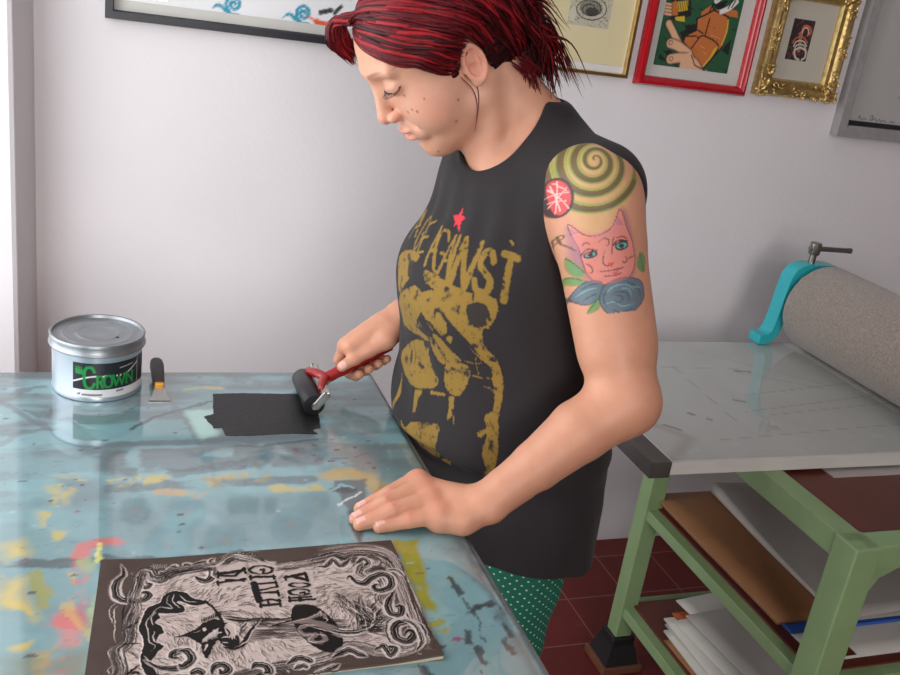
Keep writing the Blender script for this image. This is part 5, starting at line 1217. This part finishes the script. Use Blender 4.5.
# ================================================================ clothes
SH_T = smooth_tab([(.70, .196, .120, .150), (.80, .194, .126, .150), (.845, .192, .138, .148), (.864, .192, .159, .146), (.90, .190, .155, .138), (.95, .185, .149, .128), (1.0, .178, .151, .118), (1.06, .166, .166, .113), (1.12, .157, .147, .113), (1.18, .150, .110, .115), (1.235, .146, .092, .112), (1.28, .128, .062, .088), (1.31, .095, .048, .062), (1.335, .06, .03, .035)])
def folds(P):
    u, v, z = tl(P); an = np.arctan2(u, v+.02)
    f = .010*(fbm(np.stack([an*2.6+z*5, z*5], 1), 41, 2)-.5)*np.clip((1.2-z)*6, .15, 1)
    f = f+.003*np.sin((z-.86)*60+an*3+2*np.sin(an*2))*np.clip((.98-z)*10, 0, 1)*np.clip((z-.82)*30, 0, 1)
    # soft drag lines from the bust up to the neck and shoulder
    f = f+.0022*np.sin(u*150+z*26)*np.clip((z-1.10)*12, 0, 1)*np.clip((1.25-z)*12, 0, 1)*(v > 0)
    return f
def f_shirt_raw(P):
    d = section(P, SH_T)
    d = smin(d, cone(P, CH+LT*.07+UP*.012-FW*.015, SL+UP*.004-FW*.012, .054, .058), .03); d = smin(d, cone(P, CH-LT*.07+UP*.012-FW*.015, SR+UP*.004-FW*.012, .054, .058), .03)
    d = smin(d, ellip(P, SL-FW*.028-UP*.045, (.045, .046, .072)), .04); d = smin(d, ellip(P, SR-FW*.035-UP*.045, (.050, .054, .075)), .04)
    d = smin(d, f_torso_open(P)-.0062, .014)
    return smax(smin(d, f_body_near(P)-.0058, .006), P[:, 2]-1.352, .004)
TM = np.stack([LT, FW, UP], 1)
HEM = .705
def f_shirt(P):
    d = f_shirt_raw(P)+folds(P)*np.where(P[:, 2] < 1.30, 1, 0)
    for S_, sg in ((SL, 1), (SR, -1)):
        d = smax(d, -ellip(P, S_+LT*sg*(.052 if sg > 0 else .070)+FW*(.030 if sg > 0 else -.01)-UP*.050, (.062, .066, .104), TM), .006)
        d = smax(d, -cone(P, S_+LT*sg*(.03 if sg > 0 else .055)+FW*.012-UP*.01, S_+LT*sg*.14+FW*.03-UP*.03, .060, .075), .006)
    d = smax(d, -ellip(P, CH+UP*.087+FW*.068, (.071, .082, .100), TM), .004)
    d = smax(d, -cone(P, CH+UP*.108+FW*.022, CH+UP*.2+FW*.07, .050, .085), .004)
    u, v, z = tl(P); d = smax(d, HEM+.006*np.sin(u*12)-.30*np.clip(-v, 0, .12)-z, .003)
    return smax(d, -(f_body_near(P)-.0012), .002)
def f_body_near(P):
    d = f_torso_open(P); d = smin(d, grp(P, *bb([CH+FW*.08+LT*.1-UP*.04, CH-FW*.11-LT*.1, hw((0, 0, .03))], .08), f_neck, .05), .025)
    return d
def f_torso_open(P):
    d = section(P, BODY_T)
    for s in (1, -1):
        S_ = SL if s > 0 else SR
        d = smin(d, cone(P, CH+LT*s*.075+UP*.012-FW*.015, S_+UP*-.002, .046, .050), .04)
        d = smin(d, ellip(P, CH+LT*s*.07+FW*.062-UP*.175, (.056, .056, .058)), .05)
    return d
QS = .0022 if not globals().get('DRAFT') else .0035
sV, sF = mesh_sdf(f_shirt, (.36, .92, .70), (.80, 1.52, 1.40), QS)
HIP = np.array([CH[0]+.026, CH[1]-.03, .82])
HJL, HJR = HIP+LT*.092-UP*.03, HIP-LT*.092-UP*.03
KNL, KNR = HJL+np.array([-.012, -.01, -.36]), HJR+np.array([-.02, .012, -.36])
ANL, ANR = np.array([.600, 1.10, .085]), np.array([.575, 1.33, .085])
def f_pants(P):
    d = ellip(P, HIP+UP*.01, (.164, .118, .12), TM)
    d = smin(d, ellip(P, HIP-FW*.05-UP*.03+LT*.07, (.088, .080, .10), TM), .05); d = smin(d, ellip(P, HIP-FW*.05-UP*.03-LT*.07, (.088, .080, .10), TM), .05)
    l = smin(cone(P, HJL, KNL, .088, .060), cone(P, KNL, ANL, .060, .044), .03); r = smin(cone(P, HJR, KNR, .088, .060), cone(P, KNR, ANR, .060, .044), .03)
    d = smin(d, l, .03); d = smin(d, r, .03); d = smax(d, P[:, 2]-.905, .004); d = smax(d, .075-P[:, 2], .004)
    return d+.002*np.sin(P[:, 2]*55+P[:, 0]*30)*np.clip((.78-P[:, 2])*6, 0, 1)
pV, pF = mesh_sdf(f_pants, (.33, .95, .05), (.82, 1.52, .95), .004)
def f_shoe(A): 
    def f(P):
        d = cone(P, A+FW*.12-UP*.05, A-FW*.05-UP*.045, .036, .038); d = smin(d, cone(P, A-FW*.03-UP*.03, A+UP*.03, .040, .042), .03)
        return smax(d, .0015-P[:, 2], .004)
    return f
# ---- the print on the shirt, drawn in cloth coordinates (distance round the body, height)
SW = [0.117133, 0.01488, -0.008692, 0.006056, 0.001682, -0.002919, 0.000702, 0.121525, -0.027037, 0.035565, -0.013129, -0.007669, 0.004545, 0.015836, 0.012138, -0.055495, 0.022838, -0.003387, 0.043792, 0.028425, 0.063517, -0.030499, -0.039341, -0.013129, 0.022705, -0.197219, -0.009233, -0.178393]
SZ = [1.103452, -0.123148, -0.010605, -0.003659, 0.004784, 0.000821, -0.001051, 0.022487, -0.006501, 0.01486, 0.002624, -0.005248, 0.001632, -0.004353, -0.013851, -0.013352, -0.003517, 0.00327, 0.030769, 0.016696, 0.018636, -0.014829, -0.027179, 0.039344, 0.001515, -0.130302, 0.031529, -0.102336]
u_, v_, z_ = tl(sV); ws = np.arctan2(u_, v_+.02)*.16
SH = np.array(rgb(34, 29, 31))
sC = np.tile(SH, (len(sV), 1))*(.92+.16*fbm(sV*40, 2))[:, None]
si_ = np.where((ws > -.16) & (ws < .24) & (z_ > .84) & (z_ < 1.26) & (v_ > -.03))[0]
ta = Art(np.stack([ws[si_], z_[si_]], 1), (0, 0, 0)); ta.C = sC[si_].copy()
def CV(x0, y0, s):
    def f(*q):
        q = np.array([(max(397.5, x0+x/s), y0+y/s) for x, y in q], float); return np.stack([canvas(SW, q, 6), canvas(SZ, q, 6)], 1)
    return f
CF, CG = CV(380, 190, 5.625), CV(380, 300, 3.75)
GD = rgb(136, 106, 40); px = .0014
ta.rough(.0012, 160, 7)
BK = (130, .25)
def glyph(ch, tl_, tr, br, bl, w):
    tl_, tr, br, bl = (np.array(p, float) for p in (tl_, tr, br, bl))
    for s in GL[ch]:
        q = np.array([(bl*(1-a)+br*a)*(1-b)+(tl_*(1-a)+tr*a)*b for a, b in s]); ta.line(CF(*(spl(q, 5) if ch in 'SGC' else q)), w*px, GD, 1, soft=.0008, breakup=(150, .2))
glyph('T', (700, 358), (776, 384), (726, 626), (672, 616), 6.4)
glyph('S', (592, 340), (652, 360), (612, 590), (522, 545), 6.2)
glyph('N', (486, 276), (572, 304), (474, 552), (396, 520), 6.0)
glyph('I', (440, 262), (460, 262), (388, 508), (368, 500), 4.8)
glyph('A', (396, 258), (446, 258), (378, 498), (318, 470), 3.3)
glyph('G', (352, 222), (396, 240), (330, 466), (288, 444), 2.9)
glyph('A', (322, 208), (368, 206), (302, 424), (250, 420), 4.0)
glyph('E', (284, 190), (312, 176), (240, 350), (212, 356), 2.8)
glyph('G', (262, 156), (298, 150), (216, 318), (182, 330), 2.8)
glyph('A', (236, 118), (276, 108), (200, 260), (168, 264), 2.8)
ta.line(CF((736, 290), (748, 308)), 2*px, GD)
ta.poly(CF((462, 98), (452, 142), (480, 157), (447, 178), (438, 232), (425, 192), (407, 210), (420, 176), (411, 144), (440, 136)), rgb(206, 50, 62))
def gold(f, *q, b=BK): ta.poly(spl(f(*q), 4, True), GD, 1, breakup=b)
def dark(f, *q): ta.poly(spl(f(*q), 4, True), SH, .96)
gold(CF, (110, 380), (150, 340), (205, 345), (222, 385), (178, 430), (196, 470), (150, 520), (118, 580), (100, 520))
gold(CF, (110, 600), (150, 560), (200, 540), (235, 590), (225, 680), (180, 760), (110, 760), (104, 680))
gold(CF, (246, 452), (330, 490), (420, 538), (490, 572), (570, 580), (645, 612), (655, 680), (560, 700), (490, 650), (400, 650), (330, 610), (290, 550), (252, 520))
gold(CF, (235, 580), (300, 570), (380, 650), (420, 720), (330, 760), (260, 720), (225, 660))
gold(CG, (66, 2), (140, 0), (150, 55), (112, 75), (76, 70)); gold(CG, (150, 0), (212, 2), (240, 62), (256, 112), (232, 134), (200, 92), (165, 60))
gold(CG, (222, 0), (330, -20), (432, -10), (442, 50), (412, 104), (388, 112), (384, 170), (348, 150), (300, 96), (258, 52))
gold(CG, (240, 30), (300, 62), (350, 120), (400, 180), (444, 236), (462, 300), (446, 330), (416, 262), (360, 208), (304, 140), (264, 80))
gold(CG, (430, 240), (462, 300), (456, 380), (440, 440), (420, 440), (428, 360), (420, 300)); gold(CG, (388, 440), (420, 420), (442, 440), (440, 520), (436, 600), (412, 630), (384, 560), (400, 500), (372, 510), (366, 490), (396, 478))
gold(CG, (80, 180), (110, 152), (150, 162), (188, 230), (214, 288), (210, 325), (160, 330), (112, 298), (86, 250), (72, 210))
gold(CG, (244, 214), (270, 232), (330, 252), (326, 310), (296, 358), (252, 332), (240, 290))
gold(CG, (180, 160), (215, 190), (240, 235), (225, 240), (195, 205)); gold(CG, (250, 140), (272, 134), (268, 160), (252, 158)); gold(CG, (90, 92), (130, 110), (182, 150), (176, 160), (120, 128), (84, 104))
for q in (((148, 332), (170, 336), (164, 412), (154, 416)), ((263, 358), (283, 358), (279, 430), (268, 446)), ((88, 270), (106, 350), (104, 402), (97, 402), (97, 340)), ((194, 338), (250, 350), (246, 360), (194, 350)), ((284, 425), (290, 440), (288, 462))): ta.poly(CG(*q), GD)
gold(CG, (134, 446), (150, 470), (160, 450), (200, 452), (242, 458), (246, 500), (222, 590), (176, 604), (146, 588), (150, 520)); gold(CG, (130, 560), (178, 598), (250, 598), (240, 628), (204, 648), (160, 622), (134, 590))
gold(CG, (242, 630), (262, 600), (268, 602), (250, 640)); gold(CG, (392, 640), (414, 620), (446, 632), (424, 664), (396, 672)); gold(CG, (100, 570), (128, 590), (150, 624), (134, 630)); gold(CG, (150, 650), (200, 655), (250, 655), (230, 690), (180, 680))
dark(CG, (326, 30), (350, 10), (392, 14), (416, 50), (396, 96), (352, 96), (330, 66)); gold(CG, (400, 62), (412, 76), (404, 92))
ta.line(spl(CG((214, 22), (262, 84), (316, 146), (374, 214)), 5), 4*px, SH, 1, taper=.2); dark(CF, (165, 410), (190, 395), (214, 420), (240, 470), (200, 520), (160, 480)); dark(CG, (166, 205), (182, 206), (214, 282), (200, 280)); gold(CG, (196, 128), (232, 150), (262, 190), (300, 226), (270, 232), (226, 190)); ta.line(spl(CG((228, 136), (262, 170), (310, 222)), 5), 3*px, SH, .9, taper=.3)
for q in (((150, 470), (156, 520)), ((180, 454), (182, 520)), ((208, 456), (206, 505))): ta.line(CG(*q), 1.6*px, SH, .9, taper=.3)
for q in (((310, 230), (360, 240), (385, 235)), ((330, 285), (400, 296), (430, 300)), ((340, 310), (400, 330), (435, 356)), ((355, 215), (364, 280))): ta.line(spl(CG(*q), 5), .8*px, GD, .8)
for q in (((100, 130), (120, 200), (130, 280)), ((300, 240), (310, 300)), ((70, 20), (110, 50)), ((90, 10), (130, 40)), ((230, 50), (250, 80)), ((340, 120), (360, 150)), ((420, 260), (436, 300)), ((400, 470), (430, 540)), ((390, 540), (420, 590)), ((412, 460), (440, 500))): ta.line(CG(*q), 1.4*px, SH, .8, taper=.4)
gold(CG, (96, 62), (160, 62), (214, 134), (252, 222), (206, 206), (146, 156), (92, 104), b=(110, .47))
rq = random.Random(8)
for i in range(420):
    x = rq.uniform(62, 450); y = rq.uniform(0, 650); q = CG((x, y), (x+rq.uniform(-8, 14), y+rq.uniform(8, 34))); ta.line(q, rq.uniform(.6, 1.5)*px, SH, .8, taper=.4)
sC[si_] = ta.C
M_shirt = mat('charcoal_jersey', attr='Col', rough=.88, var=.05, scale=300, bump=.12, bscale=900, sheen=.04)
KP(npobj('tank_top', sV, sF, M_shirt, None, sC))
M_pants = mat('green_dotted_cotton', rgb(20, 104, 82), .85, var=.08, scale=40, bump=.1, bscale=500)
def dots():
    nt = M_pants.node_tree; L = nt.links.new; b = nt.nodes['Principled BSDF']; mx = [n for n in nt.nodes if n.bl_idname == 'ShaderNodeMix'][0]
    at_ = nt.nodes.new('ShaderNodeAttribute'); at_.attribute_name = 'cloth'
    vo = nt.nodes.new('ShaderNodeTexVoronoi'); vo.voronoi_dimensions = '2D'; vo.inputs['Scale'].default_value = 95; vo.inputs['Randomness'].default_value = 0
    rt = nt.nodes.new('ShaderNodeVectorRotate'); rt.rotation_type = 'Z_AXIS'; rt.inputs['Angle'].default_value = PI/4
    L(at_.outputs['Vector'], rt.inputs['Vector']); L(rt.outputs[0], vo.inputs['Vector'])
    ls = nt.nodes.new('ShaderNodeMath'); ls.operation = 'LESS_THAN'; ls.inputs[1].default_value = .135; L(vo.outputs['Distance'], ls.inputs[0])
    m2 = nt.nodes.new('ShaderNodeMix'); m2.data_type = 'RGBA'; L(ls.outputs[0], m2.inputs['Factor']); L(mx.outputs['Result'], m2.inputs['A']); m2.inputs['B'].default_value = (*rgb(196, 214, 204), 1); L(m2.outputs['Result'], b.inputs['Base Color'])
dots()
tr = KP(npobj('trousers', pV, pF, M_pants))
pu, pv_, pz_ = tl(pV); wv = np.stack([np.arctan2(pv_, pu)*.15, pz_, np.zeros(len(pz_))], 1)
a_ = tr.data.attributes.new('cloth', 'FLOAT_VECTOR', 'POINT'); a_.data.foreach_set('vector', wv.astype(np.float32).ravel())
for A_ in (ANL, ANR):
    V_, F_ = mesh_sdf(f_shoe(A_), A_-np.array([.24, .16, .1]), A_+np.array([.16, .16, .09]), .004); KP(npobj('shoe', V_, F_, M_shoe))

# ================================================================ hair: a close cap and several hundred tapering locks laid over the skull
HC0 = np.array([-.010, 0, .046]); HRd = np.array([.094, .073, .083])
def hairline(q):
    """positive where hair grows (head coordinates)"""
    x, y, z = q.T
    ya = np.abs(y)
    near = np.interp(x, [-.10, -.075, -.060, -.042, -.028, -.021, -.006, .006, .014, .022, .034, .044, .052, .064, .076, .084, .10], [-.068, -.068, -.064, -.052, -.040, .028, .037, .030, .000, -.006, .004, .034, .050, .062, .078, .090, .115])
    return z-near
def f_cap(P):
    q = hl(P)
    d = ellip(q, HC0, HRd+.006); d = smin(d, ellip(q, (-.052, 0, .026), (.080, .071, .078)), .03)
    d = smax(d, -hairline(q)*.75, .006)
    d = d+.0016*np.sin(q[:, 1]*240+q[:, 2]*300+q[:, 0]*60)
    return smax(d, -(head_local(q)+.004), .002)*HS
cV, cF = mesh_sdf(f_cap, BX_HEAD[0]-.03, BX_HEAD[1]+.05, .003)
rr = random.Random(12)
HV_, HF_, HCo = [], [], []
def lock(path, w, col, flat=.45, nseg=5):
    """a tapering tuft along path (head coordinates)"""
    p = np.array(path); n = len(p); d = np.gradient(p, axis=0); d /= np.linalg.norm(d, axis=1)[:, None]+1e-9
    o = p-HC0; o /= np.linalg.norm(o, axis=1)[:, None]; s = np.cross(d, o); s /= np.linalg.norm(s, axis=1)[:, None]+1e-9; o = np.cross(s, d)
    t = np.linspace(0, 1, n); ww = w*np.minimum(1, .55+t*2.5)*np.clip((1-t)*2.2, 0, 1)**.7+.00015
    b = sum(len(v) for v in HV_)
    an = np.linspace(0, 2*PI, nseg, endpoint=False)
    V = p[:, None]+s[:, None]*(np.cos(an)[None, :, None]*ww[:, None, None])+o[:, None]*(np.sin(an)[None, :, None]*ww[:, None, None]*flat)
    HV_.append(V.reshape(-1, 3)); i = np.arange(n-1)[:, None]*nseg; k = np.arange(nseg); k2 = (k+1) % nseg
    HF_.append((b+np.stack([i+k, i+k2, i+nseg+k2, i+nseg+k], -1)).reshape(-1, 4))
    HCo.append(np.tile(np.asarray(col), (n*nseg, 1)))
C_DK, C_MD, C_LT = np.array(rgb(44, 7, 12)), np.array(rgb(92, 11, 20)), np.array(rgb(150, 27, 35))
def shade():
    r = rr.random(); c = C_DK+(C_MD-C_DK)*min(1, r*1.6); c = c if r < .6 else C_MD+(C_LT-C_MD)*(r-.6)/.4; return c
def lay(root, flow, L, lift0, lift1, w, n=9, curl=0.0, free=0.0):
    q = np.array(root, float); path = []; st = L/(n-1)
    for i in range(n):
        t = i/(n-1); o = (q-HC0)/HRd; o /= np.linalg.norm(o); lift = lift0+(lift1-lift0)*t
        if t > 1-free: pass
        else: q = HC0+o*(HRd+lift)
        path.append(q.copy())
        f = np.array(flow(q, t), float); nn = (o/HRd); nn /= np.linalg.norm(nn)
        if t < 1-free: f = f-nn*(f @ nn)
        f /= np.linalg.norm(f)+1e-9; q = q+f*st
    lock(path, w, shade())
def fl_side(q, t): return (-.45-.35*t, .9*(q[1] > -.03)-.2, -.75+.2*t)
def fl_back(q, t): return (-.75 if q[2] > .05 else -.25, q[1]*2.5, -.35-.75*t)
def jit(a): return rr.uniform(-a, a)
# crown and back
for i in range(620):
    x = rr.uniform(-.085, .045); y = rr.uniform(-.06, .066); up = 1-((x+.010)/.10)**2-(y/.078)**2
    if up < .02: continue
    z = .046+.083*math.sqrt(up); L = rr.uniform(.07, .12); j = jit(.25)
    lay((x, y, z), lambda q, t: np.array(fl_back(q, t))+np.array([0, j, 0]), L, .010, rr.uniform(.012, .022), rr.uniform(.0022, .0042))
# rear and near side, down to the nape
for i in range(1100):
    an = rr.uniform(.40, 1.0)*PI; zz = rr.uniform(-.035, .11); rxy = math.sqrt(max(.05, 1-((zz-.046)/.083)**2))
    x = -.010+.094*rxy*math.cos(an); y = .073*rxy*math.sin(an); y = -y if rr.random() < .3 else y
    if x > -.018 or hairline(np.array([[x, y, zz]]))[0] < .004: continue
    L = min(rr.uniform(.045, .085), .022+max(0, zz+.055)*.9); j = jit(.2); bk = .022*min(1, max(0, -(x+.02)/.06))
    lay((x, y, zz), lambda q, t: (-.55+j, j*.6, -.8), L, .008+bk*.5, rr.uniform(.008, .018)+bk, rr.uniform(.0018, .0038))
# swept fringe: from the parting over the temple to the ear, between three guide curves
GE = spl([(.0700, -.0221, .0990), (.0831, .0150, .0850), (.0788, .0370, .0737), (.0742, .0461, .0668), (.0637, .0574, .0559), (.0499, .0647, .0451), (.0420, .0670, .0330), (.0330, .0680, .0180), (.0190, .0670, .0060)], 6)
GM = spl([(.0720, -.0200, .1080), (.0600, .0300, .0980), (.0400, .0540, .0800), (.0180, .0670, .0600), (.0020, .0710, .0440), (-.0100, .0720, .0320)], 10)
GT = spl([(.0560, -.0150, .1180), (.0250, .0250, .1220), (-.0050, .0500, .1050), (-.0300, .0640, .0800), (-.0480, .0680, .0560), (-.0560, .0680, .0340)], 10)
rs_ = lambda g, n=26: np.stack([np.interp(np.linspace(0, 1, n), np.linspace(0, 1, len(g)), g[:, k]) for k in range(3)], 1)
GE, GM, GT = rs_(GE), rs_(GM), rs_(GT)
for i in range(950):
    v = rr.random(); g = GE*(1-v/.42)+GM*(v/.42) if v < .42 else GM*(1-(v-.42)/.58)+GT*((v-.42)/.58)
    a = int(rr.uniform(0, 11)); b = min(26, a+int(rr.uniform(11, 19))); p = g[a:b].copy(); ph = rr.uniform(0, 6); am = rr.uniform(0, .0022)
    lf0 = rr.uniform(.008, .019); out = []
    for k, q in enumerate(p):
        o = (q+np.array([0, 0, am*math.sin(k*.5+ph)])-HC0)/HRd; o /= np.linalg.norm(o); out.append(HC0+o*(HRd+lf0*(.6+.4*math.sin(PI*min(1, (a+k)/26)))))
    lock(out, rr.uniform(.0014, .0034), shade(), flat=.35)
# sideburn wisps in front of the ear
for i in range(110):
    p0 = np.array([.048-.040*rr.random(), .070, .045+jit(.01)]); p1 = p0+np.array([-.014+jit(.006), .002, -.026]); p2 = p1+np.array([-.012+jit(.008), -.002, -.012*rr.random()-.002])
    lock([HC0+((p-HC0)/np.linalg.norm((p-HC0)/HRd))*(1+.010/.075) if k < 2 else HC0+((p-HC0)/np.linalg.norm((p-HC0)/HRd))*(1+.004/.075) for k, p in enumerate(spl([p0, p1, p2], 5))], rr.uniform(.0012, .0026), shade())
for k in range(2):                                                  # long thin wisps on the cheek
    a = np.array([.012+jit(.006), .070, -.002]); q = spl([a, a+np.array([-.004, .001, -.022]), a+np.array([.004+jit(.004), -.006, -.046]), a+np.array([.022+jit(.006), -.012, -.060-.012*rr.random()])], 6)
    lock(q, .0005, C_MD)
for i in range(260):                                                # behind the ear
    r = rr.random(); q = spl([(-.014-.040*r+jit(.004), .070, .070+jit(.012)), (-.024-.036*r+jit(.004), .071, .036+jit(.008)), (-.034-.034*r+jit(.005), .068, -.002+jit(.008)), (-.042-.034*r+jit(.008), .062, -.036-.012*rr.random())], 5)
    o = (q-HC0)/HRd; o /= np.linalg.norm(o, axis=1)[:, None]; lock(HC0+o*(HRd+rr.uniform(.007, .013)), rr.uniform(.0018, .0034), shade()*.85)
# bang hanging past the far side of the forehead
for i in range(420):
    s = rr.random(); r = rr.random()**.7; a = np.array([.066+jit(.010), -.010+jit(.01), .110+jit(.004)])
    m1 = np.array([.074+.015*r+jit(.003), -.022-.016*s, .112+.005*r+jit(.003)]); m2 = np.array([.078+.024*r+jit(.003), -.036-.022*s, .086+.010*r+jit(.003)]); e = np.array([.078+.018*r+jit(.004), -.044-.022*s, .058+.026*s+jit(.006)])
    lock(spl([a, m1, m2, e], 5), rr.uniform(.0016, .0032), shade())
# tail of hair flicking out at the nape
for i in range(230):
    s = rr.random(); y0 = rr.uniform(-.045, .05); a = np.array([-.102+jit(.008), y0, .050-.085*s+jit(.01)])
    m = a+np.array([-.018+jit(.006), jit(.006), -.016-.014*s]); e = m+np.array([-.010-.012*rr.random()+.026*s, jit(.012), -.030-.036*s+jit(.012)])
    lock(spl([a+np.array([.012, 0, .022]), a, m, e], 5), rr.uniform(.0014, .0034), shade()*.85)
for i in range(420):                                                # hanging over the nape
    s = rr.random(); y0 = rr.uniform(-.05, .056); bq = .018*(1-(y0/.06)**2); a = np.array([-.092-bq+jit(.006), y0, .035-.075*s+jit(.01)])
    lock(spl([a+np.array([.006, 0, .03]), a, a+np.array([-.010+.012*s+jit(.005), jit(.004), -.034]), a+np.array([.004+.018*s+jit(.012), jit(.008), -.062-.02*rr.random()])], 5), rr.uniform(.0016, .0034), shade()*.8)
for k in range(26):
    a = np.array([-.050-.02*rr.random(), .058+jit(.004), -.040+jit(.01)]); lock(spl([a, a+np.array([-.006, .002, -.02]), a+np.array([.004+jit(.01), 0, -.036-.02*rr.random()])], 6), .0009, C_MD)
hv = np.concatenate(HV_); hf = np.concatenate(HF_); hc = np.concatenate(HCo)
M_hair = mat('red_hair', attr='Col', rough=.45, var=.25, scale=160, spec=.22)
hair = KP(npobj('hair', np.concatenate([cV, HC+HS*(hv @ HR.T)]), np.concatenate([cF, hf+len(cV)]), M_hair, None, np.concatenate([np.tile(C_DK*.8, (len(cV), 1)), hc])))
S.view_settings.view_transform = 'Standard'; S.view_settings.look = 'None'; S.view_settings.gamma = 1; S.view_settings.use_curve_mapping = False
S.view_settings.exposure = 0.0
